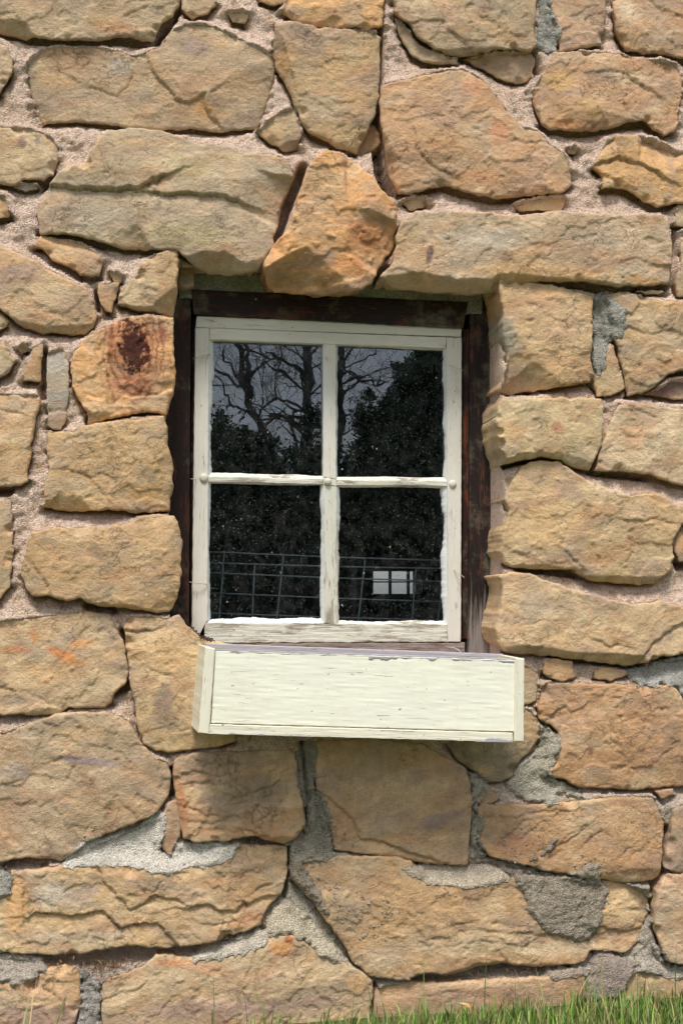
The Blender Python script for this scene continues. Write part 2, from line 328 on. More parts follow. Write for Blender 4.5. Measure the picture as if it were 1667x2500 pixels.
st('B 980,240 1100,235 1250,245 1340,265 1450,270 1540,290 1568,340 1568,430 1548,480 1548,560 1530,600 1480,620 1430,590 1400,555 1330,560 1250,585 1110,602 960,592 925,560 900,500 885,440 900,380 925,330 950,290', PNK, 34,
   cuts=['B 1400,540 1540,560|.01', 'B 920,340 910,540|.5', 'B 1200,580 950,570|1.0'], cracks=['B 1180,320 1290,320 1370,375 1450,420|2|4'], stains=['B 1010,360 90,60 0 196,150,76 .7', 'B 1150,480 60,60 40 190,148,84 .6', 'B 1030,560 90,22 0 206,130,56 .6', 'B 1200,340 90,40 0 152,128,108 .6'])
st('B 190,385 330,355 450,330 560,315 640,350 690,400 740,460 790,530 840,580 920,600 960,650 1040,710 1065,780 1070,840 1010,880 850,895 700,905 560,872 470,845 400,865 320,885 270,880 240,800 215,700 205,640 190,560 185,480', PNK, 40,
   cuts=['B 205,540 300,735|.9', 'B 300,735 320,880|.9', 'B 1065,840 860,875|.9', 'B 860,875 560,850|1.2', 'B 540,840 340,845|1.0', 'B 930,620 620,350|.18'],
   cracks=['B 350,600 370,700 430,745 490,775|3|4', 'B 800,625 870,640 920,635 905,690 870,725|2|3', 'B 240,490 300,500 350,480|1.5|2'],
   stains=['B 610,390 60,50 30 194,126,84 .5', 'B 730,590 60,60 50 194,120,74 .5', 'B 640,800 120,40 0 196,128,70 .5', 'B 450,680 180,100 0 170,132,90 .5', 'B 930,740 90,80 0 176,140,114 .5', 'B 450,500 120,60 0 164,134,110 .5'], strata=10,
   label='large pinkish slab')
st('B 1225,640 1260,620 1370,620 1450,640 1560,690 1700,700 1700,930 1520,930 1440,945 1380,910 1290,860 1200,860 1205,800 1160,760 1190,700', OCH, 36,
   cuts=['B 1500,800 1380,750|.5', 'B 1280,700 1180,760|.6', 'B 1400,900 1280,840|.9'], cracks=['B 1180,740 1280,715 1390,750 1490,805|6|7', 'B 1200,790 1290,830|6|4'], rough=1.5, strata=14)
st('B 800,940 850,905 960,890 1030,890 1035,930 1010,965 900,960 820,965', OCH, 6)
st('B 300,900 380,890 400,940 330,960 290,930', TAN, 3)
st('B 1035,680 1065,668 1088,690 1070,706 1040,700', OCH, 8)
st('B 280,1010 350,965 480,965 560,965 680,975 780,990 870,985 960,970 1100,985 1250,975 1480,975 1510,1020 1525,1130 1512,1290 1400,1302 1250,1310 1120,1290 1000,1285 850,1290 720,1320 600,1332 400,1310 250,1295 190,1262 250,1180 262,1080', TAN, 58,
   cuts=['B 680,1258 540,1250|1.7', 'B 540,1250 370,1208|1.7', 'B 370,1208 240,1215|1.6', 'B 1100,1265 760,1228|1.3', 'B 760,1228 660,1262|1.0', 'B 1500,1262 1100,1265|1.1', 'B 300,1000 250,1190|.8', 'B 430,1140 330,1210|.25', 'B 1300,1190 1290,1290|.3'],
   stains=['B 700,1080 260,60 0 164,156,140 .65', 'B 420,1150 20,50 10 98,80,88 .85', 'B 430,1050 26,12 30 120,104,104 .6', 'B 950,1240 420,50 0 194,148,84 .6', 'B 1200,1100 160,60 0 160,146,128 .5', 'B 1390,1270 110,24 0 202,140,60 .6', 'B 320,1080 60,70 0 186,150,100 .5'], deep=.16, strata=10,
   label='long flat lintel stone')
st('B 1538,930 1700,930 1700,1035 1560,1035 1520,1030', GRN, 20)
st('B 1555,1050 1700,1040 1700,1350 1540,1350 1530,1290 1550,1200', GRN, 22)
st('B 1325,1328 1480,1325 1450,1347 1400,1347', GRN, 20)
st('B 30,700 100,560 160,560 190,600 195,650 140,690 110,700', BRN, -12)
# --- right of window
st('D 50,210 150,190 250,190 400,205 520,240 610,262 610,350 597,480 600,600 617,680 600,712 480,730 350,750 180,762 130,740 110,640 80,500 75,380 55,300', TAN, 46,
   cuts=['D 130,270 330,600|.55', 'D 330,600 460,700|.75', 'D 600,700 370,745|.6', 'D 110,255 120,740|.5'],
   stains=['D 150,440 80,170 -30 150,144,128 .8', 'D 420,420 130,150 0 188,150,104 .5', 'D 420,640 110,60 0 188,146,86 .5', 'D 100,230 50,30 0 194,150,90 .5'], deep=.22, strata=9,
   label='squared stone with a slanting broken ridge')
st('D 665,560 715,515 730,580 760,660 775,750 700,780 630,790 615,720 622,690 655,660', TAN, 22)
st('D 665,250 760,245 900,270 1000,290 1250,300 1250,690 1060,652 1000,680 930,740 860,775 790,780 770,680 742,560 722,500 700,380 682,300', TAN, 34,
   cuts=['D 1000,660 760,560|.12', 'D 1060,640 870,765|.8'], cracks=['D 760,400 850,440 930,455 1000,440|2|3'], stains=['D 980,300 90,40 0 200,156,96 .5', 'D 900,500 170,60 20 176,136,84 .5', 'D 1070,665 30,14 20 110,46,34 .8', 'D 820,640 80,90 0 178,142,92 .4'], rough=1.4)
st('D 860,770 940,742 1000,705 1090,690 1250,700 1250,830 1050,802 960,792', (120, 92, 76), 8, stains=['D 1000,760 60,24 0 120,80,74 .7'])
st('D 50,870 80,820 160,800 400,795 560,795 655,800 667,850 662,960 655,1050 620,1110 590,1170 520,1160 440,1120 340,1100 250,1120 150,1145 80,1140 60,1080 40,960', (182, 154, 104), 48,
   cuts=['D 130,860 95,960|.6', 'D 95,960 130,1140|.6', 'D 610,1080 440,1060|.5', 'D 430,1070 240,1085|.8', 'D 250,1090 120,1130|1.1'],
   stains=['D 430,945 45,38 20 168,112,84 .85', 'D 180,980 90,70 0 200,158,92 .5', 'D 540,900 90,60 0 170,148,100 .4'], deep=.22,
   label='stone with a small rust-pink mark')
st('D 740,830 850,820 960,840 1250,860 1250,1270 1050,1248 900,1200 780,1180 620,1178 640,1090 670,1000 700,920', (184, 156, 114), 38,
   cuts=['D 1084,1235 780,1165|1.0', 'D 780,1165 640,1165|.9'], cracks=['D 850,850 900,880 950,890|2|2', 'D 760,960 800,1000 850,990|2|2', 'D 820,860 850,940 870,990|2|1.5'], stains=['D 830,1010 70,80 30 196,146,96 .5'])
st('D 240,1150 330,1115 440,1130 520,1190 600,1240 700,1280 790,1310 870,1290 960,1300 1030,1340 1080,1360 1250,1370 1250,1440 1075,1452 1020,1560 1032,1620 1010,1690 950,1762 850,1768 700,1757 600,1750 510,1690 350,1690 200,1680 90,1660 65,1600 80,1500 110,1400 150,1320 190,1230', (188, 156, 106), 50,
   cuts=['D 240,1170 175,1380|.7', 'D 175,1380 190,1600|.6', 'D 1000,1690 600,1700|.9', 'D 600,1705 420,1655|.8', 'D 430,1655 80,1625|1.2', 'D 960,1560 980,1700|.4', 'D 1040,1400 700,1270|.2'],
   cracks=['D 780,1430 880,1440 950,1420 1040,1440|2|3', 'D 790,1500 830,1560 850,1600|1.5|1', 'D 830,1480 870,1550 900,1600|1.5|1', 'D 880,1480 930,1540|1.5|1', 'D 190,1580 260,1610|3|3', 'D 480,1600 540,1650|3|3'],
   stains=['D 330,1200 100,70 0 160,132,104 .6', 'D 420,1450 180,130 0 198,160,98 .5', 'D 120,1500 40,160 0 172,140,104 .5', 'D 860,1380 120,60 0 182,148,116 .5', 'D 700,1740 200,30 0 170,140,80 .5'], deep=.22,
   label='biggest stone on the right of the window')
st('D 1085,1455 1250,1445 1250,1640 1060,1655 1030,1600 1042,1530', OCH, 24)
st('D 120,1720 180,1700 280,1710 400,1760 560,1810 700,1850 850,1870 960,1850 1060,1880 1250,1920 1250,2120 950,2145 870,2182 780,2192 600,2170 400,2140 200,2132 100,2112 50,2060 40,1980 70,1870 80,1780', (180, 155, 120), 50,
   cuts=['D 130,1720 115,2080|.6', 'D 860,2140 560,2120|1.1', 'D 560,2120 330,2075|1.1', 'D 330,2075 100,2060|1.3'],
   cracks=['D 640,2060 700,2090 740,2085|3|3', 'D 870,2180 900,2100 980,2040 1084,1965|3|8', 'D 140,1950 250,1975 380,1960|1.5|1'],
   stains=['D 420,2060 200,50 0 192,152,96 .5', 'D 330,1880 120,90 0 168,148,126 .5', 'D 600,1930 20,80 0 190,150,104 .5', 'D 900,1950 150,70 0 180,146,96 .5'], deep=.22)
st('D 350,2175 400,2155 500,2165 510,2258 440,2275 345,2240', BRN, 26)
st('D 620,2202 700,2200 790,2220 785,2240 700,2270 610,2255', TAN, 22)
# --- left column
st('C -130,590 0,560 70,625 60,660 0,700 -130,720', GRN, 14)
st('C -130,770 0,765 50,810 110,900 60,980 0,1030 -130,1040', GRN, 28, cuts=['C 60,900 0,990|.7'])
st('C 115,820 160,785 205,785 210,820 150,860', OCH, 8)
st('C 235,820 290,770 298,830 288,960 280,1050 220,1050 160,1030 175,960 210,890', OCH, 26, cuts=['C 240,900 220,1050|.5'])
st('C 330,840 430,820 460,850 480,930 472,1050 470,1200 455,1310 420,1370 370,1370 325,1340 320,1150 320,1000', GRY, 20, cracks=['C 330,1270 400,1240 465,1245|2|-3'], stains=['C 390,1200 70,40 0 172,150,112 .5'])
st('C 780,650 860,610 1000,592 1120,600 1187,602 1182,700 1192,850 1202,1000 1190,1120 1155,1200 1142,1272 1060,1252 960,1250 870,1280 770,1285 650,1322 600,1330 600,1250 540,1170 500,1080 485,950 500,860 550,780 600,730 690,680', (200, 150, 90), 36,
   cuts=['C 1160,620 1150,1250|.3', 'C 720,1250 600,1220|.8'],
   cracks=['C 880,610 800,700 760,800 760,900 780,960|2|2', 'C 1020,610 1060,700 1020,850 960,980|2.5|3', 'C 1140,1110 980,1140 850,1140 780,1190 770,1270|3|5', 'C 540,980 580,1000 610,1020|1|1', 'C 930,650 860,720 840,860 880,960 950,960|2|2'],
   stains=['C 900,800 160,230 0 184,120,68 .6', 'C 1110,700 40,90 0 150,76,50 .7', 'C 760,800 30,160 0 164,92,52 .6', 'C 900,1060 200,70 0 176,112,80 .6', 'C 560,880 50,160 0 208,150,74 .7', 'C 680,780 60,30 0 164,124,50 .6', 'C 1010,950 120,140 30 196,140,92 .5', 'C 650,1060 90,60 0 206,166,110 .5'], deep=.22, rough=1.3,
   label='orange stone with dark knot-like iron stain')
st('C -130,1120 200,1125 275,1150 275,1200 240,1350 215,1530 190,1720 150,1755 0,1765 -130,1770', TAN, 30, cuts=['C 210,1270 180,1720|.8', 'C 215,1160 205,1270|.6'], cracks=['C -20,1225 100,1250 205,1275|2.5|2'], stains=['C 60,1490 150,40 10 196,150,84 .6'])
st('C 330,1390 420,1380 510,1380 560,1340 800,1310 1000,1290 1120,1275 1142,1330 1150,1480 1182,1600 1188,1750 1164,1850 1162,1930 940,1940 700,1920 550,1930 420,1920 300,1900 310,1750 340,1640 320,1500', (182, 150, 106), 40,
   cuts=['C 1105,1300 1110,1900|.7', 'C 1100,1850 700,1880|.6', 'C 640,1900 450,1790|.5', 'C 530,1790 320,1810|.5'], cracks=['C 330,1640 470,1630 600,1680 700,1790|1.5|3', 'C 600,1390 610,1470 640,1530|1.5|3'],
   stains=['C 760,1490 40,24 30 130,108,66 .6', 'C 800,1700 260,70 -10 196,150,94 .5', 'C 500,1500 150,90 0 168,138,100 .5', 'C 1000,1800 120,90 0 190,146,80 .5'], deep=.22)
st('C 220,2070 320,2050 500,2040 750,2030 890,2000 960,1960 1110,1940 1190,1960 1232,2050 1247,2150 1240,2300 E 1247,130 1215,220 1175,270 1090,272 850,243 710,228 620,215 570,165 500,190 440,190 360,165 240,165 200,130 150,20 150,-40 170,-110', (182, 148, 106), 46,
   cuts=['C 1115,1960 1120,2100|.5', 'C 1120,2100 1130,2352|.55', 'E 1130,100 1010,200|.6', 'E 1010,205 620,190|.8'], cracks=['C 170,2250 220,2290 270,2352|1.5|1', 'E 280,10 330,90 360,160|2|2'],
   stains=['C 700,2200 300,90 0 176,144,108 .4', 'E 1100,150 80,80 0 176,142,96 .5'], deep=.22)
st('C -130,1850 0,1840 80,1850 88,2000 90,2300 E 70,90 20,170 -60,240', GRN, 26, cuts=['C 40,1860 30,2352|.5'])
st('E -130,330 100,320 300,300 450,280 560,266 650,265 700,285 760,276 800,330 820,400 850,450 875,530 895,650 888,760 800,830 780,900 740,930 600,935 480,935 420,975 300,985 100,985 0,985 -130,990', (180, 148, 108), 32,
   cuts=['E 860,500 880,760|.4', 'E 880,740 600,900|.25'], cracks=['E 150,820 300,890 450,965|2|-3', 'E -20,800 60,800 150,830|2|3'],
   stains=['E 440,560 150,36 22 204,124,44 .87', 'E 240,440 34,60 -20 196,124,60 .7', 'E 560,490 110,40 -10 204,140,60 .7', 'E 100,530 120,30 0 192,110,50 .6', 'E 300,680 200,60 0 196,150,90 .6', 'E 800,420 50,90 30 140,120,110 .6', 'E 100,880 150,50 0 140,122,110 .6', 'E 480,610 130,30 15 200,126,44 .7'], strata=14,
   label='stone with a bright orange streak')
st('E 900,300 1050,298 1150,310 1255,295 1295,350 1400,450 1640,500 1680,900 1640,1170 1500,1205 1390,1215 1200,1247 1080,1230 1000,1180 965,1100 952,980 930,870 905,760 897,640 872,480 862,380', (186, 150, 100), 34,
   cuts=['E 880,400 960,560|.5', 'E 960,560 950,960|.3', 'E 1260,300 1560,520|.6', 'E 1060,350 870,400|.01'], cracks=['E 870,395 960,410 1040,390|5|6', 'E 950,590 1050,680 1180,715|1.5|2'],
   stains=['E 1140,880 90,140 0 130,112,106 .65', 'E 1150,1050 110,70 0 142,120,104 .6', 'E 1000,800 90,120 0 176,136,96 .5', 'E 1200,560 200,120 0 194,154,94 .5', 'E 1300,1150 260,50 0 168,130,76 .4'], rough=1.3)
st('E -130,1120 0,1120 120,1080 260,1020 420,970 560,960 760,965 850,990 940,1080 970,1160 1040,1240 1110,1290 1180,1330 1192,1380 1182,1540 1130,1620 1040,1700 930,1740 800,1790 700,1830 600,1880 500,1950 430,2003 330,1990 200,1975 60,2000 -130,2025', (178, 146, 106), 38,
   cuts=['E 1130,1290 1160,1540|.4', 'E 1150,1540 900,1700|.3', 'E 400,1960 60,1960|1.0'], cracks=['E 300,1300 480,1300 600,1310|2|-2', 'E 300,1330 380,1300|2|2', 'E 0,1480 150,1440 240,1400 340,1420|1.5|2'],
   stains=['E 640,1310 220,34 5 128,112,114 .8', 'E 460,1290 100,20 0 110,98,100 .6', 'E 100,1380 140,60 0 150,134,126 .6', 'E 550,1100 200,60 0 188,148,92 .5', 'E 700,1600 300,110 0 184,146,100 .4', 'E 200,1700 200,100 0 168,140,112 .4'], strata=-26,
   label='widest tan boulder, lower left of the window box')
st('E 1160,1600 1200,1580 1252,1580 1262,1700 1258,1830 1180,1962 1130,1900 1142,1750', BRN, 20)
st('F 48,300 130,270 240,265 450,255 620,250 640,350 650,430 665,520 675,620 650,660 580,705 480,690 430,662 300,690 140,695 92,680 70,560 58,480 42,400', (168, 136, 100), 40,
   cuts=['F 90,330 125,680|.9', 'F 620,640 450,650|.6'],
   cracks=['F 100,380 160,370 230,378|3|2', 'F 110,425 160,420 225,418|3|2', 'F 120,540 190,570 250,575|3|3', 'F 130,595 240,610 330,580|3|3', 'F 280,340 340,420 380,500|3|2', 'F 330,500 400,470 560,420|3|2', 'F 240,450 330,520 380,510|2|2', 'F 430,560 440,610 480,660|4|3', 'F 450,600 530,560|3|2', 'F 480,440 560,500 600,600|2|2', 'F 225,270 230,400|2|2', 'F 350,330 360,420 420,470|2|2', 'F 500,540 550,545|3|2', 'F 250,640 330,650 400,640 450,660|3|3'],
   stains=['F 430,450 170,100 0 120,108,96 .6', 'F 300,300 250,50 0 138,120,96 .5', 'F 90,520 20,170 -10 178,112,62 .8', 'F 300,650 200,30 0 184,134,82 .6'], rough=1.6,
   label='dark stone scored with crossing chisel marks')
st('F 700,215 1000,195 1250,230 1440,345 1476,480 1468,600 1457,808 1350,812 1200,796 1120,772 1000,760 900,745 815,738 800,640 770,540 735,460 715,350', (160, 132, 98), 36,
   cuts=['F 1440,800 1100,745|.9', 'F 1100,745 820,715|.8'], cracks=['F 745,455 840,525 915,600 945,680 1010,690 1150,740 1340,800|3|8'],
   stains=['F 1300,600 110,50 -10 132,112,112 .6', 'F 1000,330 300,80 0 140,118,88 .5', 'F 1100,500 250,70 0 168,138,96 .5', 'F 870,640 80,70 0 176,134,92 .5', 'F 1400,780 80,30 0 160,120,90 .5'], rough=.8)
st('F 640,805 830,762 1000,765 1100,762 1180,790 1240,870 1350,890 G 300,1300 560,1262 700,1262 1100,1285 1250,1310 1362,1340 1392,1400 1386,1480 1345,1600 1330,1660 1260,1722 1050,1700 1000,1770 880,1782 760,1792 640,1780 520,1770 400,1790 250,1830 100,1820 0,1850 F 1180,1362 1050,1352 980,1342 900,1270 850,1175 780,1085 700,965 610,880', (182, 148, 106), 44,
   cuts=['F 700,930 900,1240|.6', 'F 900,1240 980,1320|.8', 'G 540,1735 380,1755|1.1', 'G 380,1755 240,1800|1.1', 'G 980,1740 560,1745|.9'],
   cracks=['G 640,1600 820,1620 1000,1640 1180,1600|2|4', 'G 200,1560 400,1520 640,1560|1.5|1', 'G 100,1640 350,1570 600,1610|1.5|1', 'G 150,1690 400,1640 700,1680|1.5|1', 'G 1110,1580 1230,1610 1370,1590|3|6', 'G 1180,1480 1300,1490 1370,1480|1.5|1'],
   stains=['G 400,1660 380,70 0 196,170,130 .7', 'G 300,1400 250,70 -10 178,136,88 .5', 'G 1250,1450 120,110 0 204,170,118 .8', 'F 900,880 250,50 0 160,126,92 .5', 'F 900,1050 130,90 0 156,132,110 .5', 'G 850,1700 300,50 0 200,176,136 .7', 'F 1050,1260 150,60 0 184,162,130 .6'], strata=-12,
   label='long layered slab with crumbs of cement')
st('G 740,200 770,155 900,155 1040,160 1200,165 1400,165 1490,165 1530,200 1650,400 1650,760 1500,755 1280,775 1130,765 960,755 900,720 790,690 810,600 830,500 850,440 800,400 740,370 735,280', (178, 136, 98), 36,
   cuts=['G 1560,720 1280,735|.8', 'G 1280,735 940,720|.6', 'G 860,330 800,380|.4', 'G 1500,180 1600,400|.4', 'G 930,740 800,640|.3'], cracks=['G 850,330 900,290 940,340 980,310|3|4', 'G 740,340 850,340|2|3'],
   stains=['G 940,262 28,16 10 150,84,58 .8', 'G 1040,555 24,30 0 140,80,60 .8', 'G 1390,620 18,26 30 146,88,66 .7', 'G 1340,540 22,14 0 150,96,72 .6', 'G 1300,270 150,60 0 160,124,94 .5', 'G 850,660 100,50 0 180,130,72 .5', 'G 1100,420 200,90 0 188,148,106 .4'], strata=4,
   label='squarish reddish-brown stone')
st('G 380,885 420,852 550,850 700,850 900,840 1100,820 1300,810 1410,815 1430,880 1462,960 1452,1100 1442,1270 1390,1302 1250,1310 1100,1290 950,1262 800,1240 650,1200 470,1160 420,1110 388,1060 402,960', (170, 130, 92), 40,
   cuts=['G 1440,1150 1090,1220|.5', 'G 1420,1240 1200,1260|.9', 'G 1400,850 1450,1000|.4', 'G 930,1180 840,1240|.01'],
   cracks=['G 440,940 600,930 750,900 900,890|2|3', 'G 600,1010 650,960 740,940|2|2', 'G 640,1060 700,1010 780,960|2|2', 'G 830,1100 900,1080 1000,1000|3|3', 'G 880,1060 960,1000 1000,980|2|2', 'G 1000,1090 1060,1040 1090,1020|2|2', 'G 1220,1150 1260,1120|2|2', 'G 1280,1160 1330,1120|2|2', 'G 850,920 920,900 880,900|2|2', 'G 800,1170 870,1120|2|2', 'G 520,1100 570,1040|1.5|1', 'G 560,1120 620,1050|1.5|1'],
   stains=['G 600,1090 150,60 0 176,112,80 .5', 'G 1200,950 200,70 0 182,142,98 .5', 'G 450,900 60,60 0 150,120,86 .5', 'G 1300,1230 150,50 0 150,112,78 .5'], rough=1.2, strata=-20)
st('G 600,50 660,60 722,95 732,180 720,265 657,285 600,280', (180, 156, 118), 16)
st('G 200,480 600,470 660,290 700,320 742,380 742,470 695,540 605,640 592,695 512,735 430,712 330,640 262,590', (150, 128, 98), 20, stains=['G 690,420 60,90 0 168,132,90 .6', 'G 500,600 120,60 0 140,128,106 .5'])
st('G 395,855 430,770 488,778 502,832 440,858', BRN, 20)
st('G 1500,880 1568,850 1720,850 1720,1240 1500,1242 1452,1220 1467,1100 1492,980', (160, 128, 98), 34)
st('G 1440,1290 1480,1252 1568,1247 1720,1247 1720,1775 1568,1772 1480,1762 1430,1670 1400,1560 1402,1450 1410,1350', (176, 144, 106), 38, cuts=['G 1500,1270 1440,1400|.5', 'G 1440,1400 1450,1680|.5'])
st('G 1400,772 1500,762 1508,800 1430,820', BRN, 24)
st('G 0,1872 100,1874 300,1862 500,1850 700,1842 900,1832 980,1812 1012,1850 1005,2150 500,2220 20,2300 F 1010,1650 1006,1500 1010,1395', (180, 146, 112), 30,
   cuts=['G 1000,1900 0,1945|.15'], cracks=['G 100,1960 250,1930 400,1940|1.5|1', 'G 200,2000 300,1960 450,1960|1.5|1'], stains=['G 400,1960 400,60 0 164,124,104 .5', 'G 500,1880 450,30 0 196,160,120 .6'], strata=-25)
st('G 1240,1850 1300,1802 1450,1832 1568,1850 1720,1855 1720,2100 1200,2100 1195,1960', (178, 148, 112), 20)
# --- bottom left
st('H 60,285 180,278 330,252 530,240 700,245 900,275 1100,240 1250,165 1330,142 1470,147 1572,150 1578,280 1555,400 1495,460 1445,520 1432,590 1300,622 1180,662 1060,682 970,692 900,703 740,687 500,718 440,737 260,742 170,740 0,722 -130,700 -130,420 20,420 70,395', (180, 150, 112), 38,
   cuts=['H 960,680 240,720|.25', 'H 1560,300 1420,500|.35'],
   cracks=['H 190,530 270,520 380,545 480,520 560,515 650,602 740,575 880,582 970,690|5|10', 'H 530,245 560,330 650,440 700,495 760,480 850,425 980,450|4|6', 'H 1070,480 1150,475 1220,510 1300,510 1400,460 1548,425|5|8', 'H 120,400 130,500 120,580 160,690|4|-4', 'H 1120,570 1180,580 1290,560|3|3', 'H 1290,295 1330,298 1360,290|2|2', 'H 1400,400 1450,375 1500,370|3|3'],
   stains=['H 280,420 110,80 0 192,178,160 .75', 'H 80,480 70,180 0 202,150,84 .8', 'H 450,420 140,60 -30 156,136,124 .6', 'H 1170,350 70,50 0 176,126,80 .6', 'H 900,520 260,60 0 192,158,112 .5', 'H 400,650 250,40 0 184,162,130 .6', 'H 1350,560 120,40 -20 180,122,78 .7', 'H 1400,250 160,70 0 158,130,102 .5', 'H 700,290 150,40 0 196,156,104 .5'], rough=1.2, strata=-8,
   label='long flaking stone with stepped spalls')
st('H -130,900 60,885 180,880 270,805 360,797 420,812 442,870 442,1000 412,1120 402,1300 -130,1300', (186, 148, 112), 32, cracks=['H 120,930 200,980 260,1000|2|1', 'H 230,870 300,890 340,890|2|2', 'H 150,900 260,950 330,990|1.5|1'], stains=['H 200,1080 300,60 0 160,128,118 .7', 'H 330,850 90,50 0 206,162,112 .6'])
st('H 560,905 610,855 700,835 800,790 850,735 1060,752 1250,730 1400,700 1470,650 F 520,1135 640,1145 720,1215 800,1235 900,1290 965,1322 1000,1362 1005,1420 992,1500 1000,1650 700,1700 H 600,1300 560,1200 552,1050 565,950', (192, 158, 116), 36,
   cuts=['F 900,1290 980,1450|.3'], cracks=['H 560,1000 650,960 740,950 850,860|2|2'],
   stains=['H 950,790 110,26 0 210,138,80 .8', 'F 560,1210 70,40 0 204,138,58 .85', 'F 600,1170 30,20 20 178,100,44 .9', 'H 1150,820 160,40 10 196,132,86 .5', 'F 700,1330 200,80 0 200,172,128 .5', 'H 1100,1050 400,70 0 164,132,118 .75', 'F 930,1380 60,50 0 206,152,84 .6', 'F 600,1480 350,40 0 160,130,116 .7'], strata=15,
   label='low pale stone stained orange at its top, half in the grass')

# random stones outside the view so that the wall goes on
def ring():
    k = 0
    for (x0, x1, z0, z1, nx, nz) in ((-1.5, -.90, .08, 2.5, 1, 6), (.93, 1.55, .1, 2.5, 1, 6), (-1.5, 1.55, 2.52, 2.85, 6, 1)):
        for i in range(nx):
            for j in range(nz):
                a = x0+(x1-x0)*i/nx; b = x0+(x1-x0)*(i+1)/nx; c = z0+(z1-z0)*j/nz; d = z0+(z1-z0)*(j+1)/nz; g = .022
                q = [(a+g, c+g), ((a+b)/2, c+g*.5), (b-g, c+g), (b-g*.6, (c+d)/2), (b-g, d-g), ((a+b)/2, d-g*.4), (a+g, d-g), (a+g*.6, (c+d)/2)]
                q = np.array(q)+RNG.normal(0, .014, (8, 2))
                STONES.append(dict(q=q, col=[TAN, OCH, PNK, BRN, GRN][k % 5], H=.032, cuts=(), cracks=(), stains=(), label=None, deep=.07, R=None, rough=1, strata=8, far=True)); k += 1
ring()

OPEN = wall('Z 420,690 440,640 900,640 1200,690 1226,720 1224,900 1227,1250 1224,1625 1150,1640 560,1640 430,1560 414,1500 412,1250 402,1000 410,760')

for i, s in enumerate(STONES):
    s['seed'] = i*7+3; s['Q'] = densify(s['q'], seed=s['seed']); r = np.random.default_rng(i+100)
    s['c0'] = s['q'].mean(0); s['size'] = np.ptp(s['q'], axis=0).min()
    s['Rr'] = s['R'] or float(np.clip(s['size']*.035, .002, .005))
    s['rough'] *= r.uniform(.30, .80) if not s['label'] else .75; s['tilt'] = r.normal(0, .035, 2); s['bb'] = (s['Q'].min(0)-.004, s['Q'].max(0)+.004)
    s['rnd'] = []
    for k in range(8):                       # split faces: gentle planes in the middle, steeper ones at the rim
        a = r.uniform(0, 2*np.pi); n = np.array([np.cos(a), np.sin(a)]); ext = ((s['q']-s['c0'])@n).max(); f = r.uniform(.0, .92)
        s['rnd'].append((n, ext*f, (.08+.46*f**2.5)*r.uniform(.6, 1.4)))
    s['chips'] = []
    per = len(s['Q'])*.006
    for k in range(int(per*13)):             # shell-shaped chips knocked off the rim
        s['chips'].append((s['Q'][r.integers(len(s['Q']))]+r.normal(0, .003, 2), r.uniform(.006, .022)*min(1, s['size']/.1), r.uniform(.5, 1.1)))
    s['cutl'] = []
    for c in s['cuts']:
        a, sl_ = c.split('|'); s['cutl'].append((wall(a, -s['H']), float(sl_)))
    s['crk'] = []
    for c in s['cracks']:
        a, dd, stp = c.split('|'); s['crk'].append((wall(a, -s['H']), float(dd)/1000, float(stp)/1000))
def stone_h(s, p, d):
    """height towards the viewer of stone s at wall points p, d = distance to its outline"""
    x, z = p[:, 0], p[:, 1]; sd = s['seed']; ro = s['rough']; a = R(s['strata'])
    lx = x*np.cos(a)+z*np.sin(a); lz = -x*np.sin(a)+z*np.cos(a)
    small = min(1.0, s['size']/.14)
    h = np.full(len(p), s['H'])+((p-s['c0'])@s['tilt'])
    wx = x+.004*fbm(x*30, z*30, sd+60, 3); wz = z+.004*fbm(x*30+9, z*30, sd+61, 3); wp = np.stack([wx, wz], 1)
    for n, off, slp in s['rnd']:
        h = np.minimum(h, s['H']-slp*((wp-s['c0'])@n-off))
    for q, r0, slp in s.get('chips', ()):
        h = np.minimum(h, s['H']-.0015-slp*(r0-np.hypot(wp[:, 0]-q[0], wp[:, 1]-q[1]))+np.where(((wp-q)**2).sum(1) > r0*r0, 1, 0))
    for q, slp in s['cutl']:
        a0, b0 = q[0], q[-1]; t = b0-a0; L = np.linalg.norm(t); t = t/L; nn = np.array([t[1], -t[0]])
        if (s['c0']-a0)@nn > 0: nn = -nn
        along = (wp-a0)@t; dist = (wp-a0)@nn
        over = np.maximum(0, np.maximum(-along, along-L)-.01)
        h = np.minimum(h, s['H']+.002-slp*np.maximum(dist, 0)+over*1.2+np.where(dist < 0, .1, 0)) if slp > .02 else h
    cp = p+.0095*np.stack([fbm(x*34, z*34, sd+63, 4, .6), fbm(x*34+5, z*34, sd+64, 4, .6)], 1)
    for q, dep, stp in s['crk']:
        dist, side = linedist(cp, q); L = .035
        h = h-1.5*dep*(.4+.6*sstep(-.3, .3, fbm(x*25, z*25, sd+71, 2)))*np.exp(-(dist/.0024)**2)
        low = (side < 0) if stp > 0 else (side > 0)
        h = h-np.where(low, abs(stp)*np.exp(-dist/L), 0)*sstep(0, .0015, dist)
    h = h+.0045*small*fbm(lx*7, lz*9, sd, 5, .5)
    h = h+.0012*ro*small*ridged(lx*26, lz*36, sd+9, 4)*sstep(-.3, .3, fbm(x*8, z*8, sd+77, 2))
    f = fbm(lx*8+3, lz*11, sd+20, 5)*2.6    # flaked layers: terraces
    fr = f-np.floor(f); h = h+.0040*ro*small*(np.floor(f)+sstep(.90, 1.0, fr))*.8
    f2 = fbm(lx*26+3, lz*32, sd+29, 4)*2.5; fr2 = f2-np.floor(f2); h = h+.0010*ro*(np.floor(f2)+sstep(.75, 1.0, fr2))
    h = h+.0011*fbm(lx*120, lz*130, sd+40, 3)
    Rr = s['Rr']*(1+.5*fbm(x*25, z*25, sd+50, 2)); q_ = 1-np.clip(d/Rr, 0, 1)
    h = h-Rr*(1-np.sqrt(np.maximum(0, 1-q_**2)))*1.0
    return h
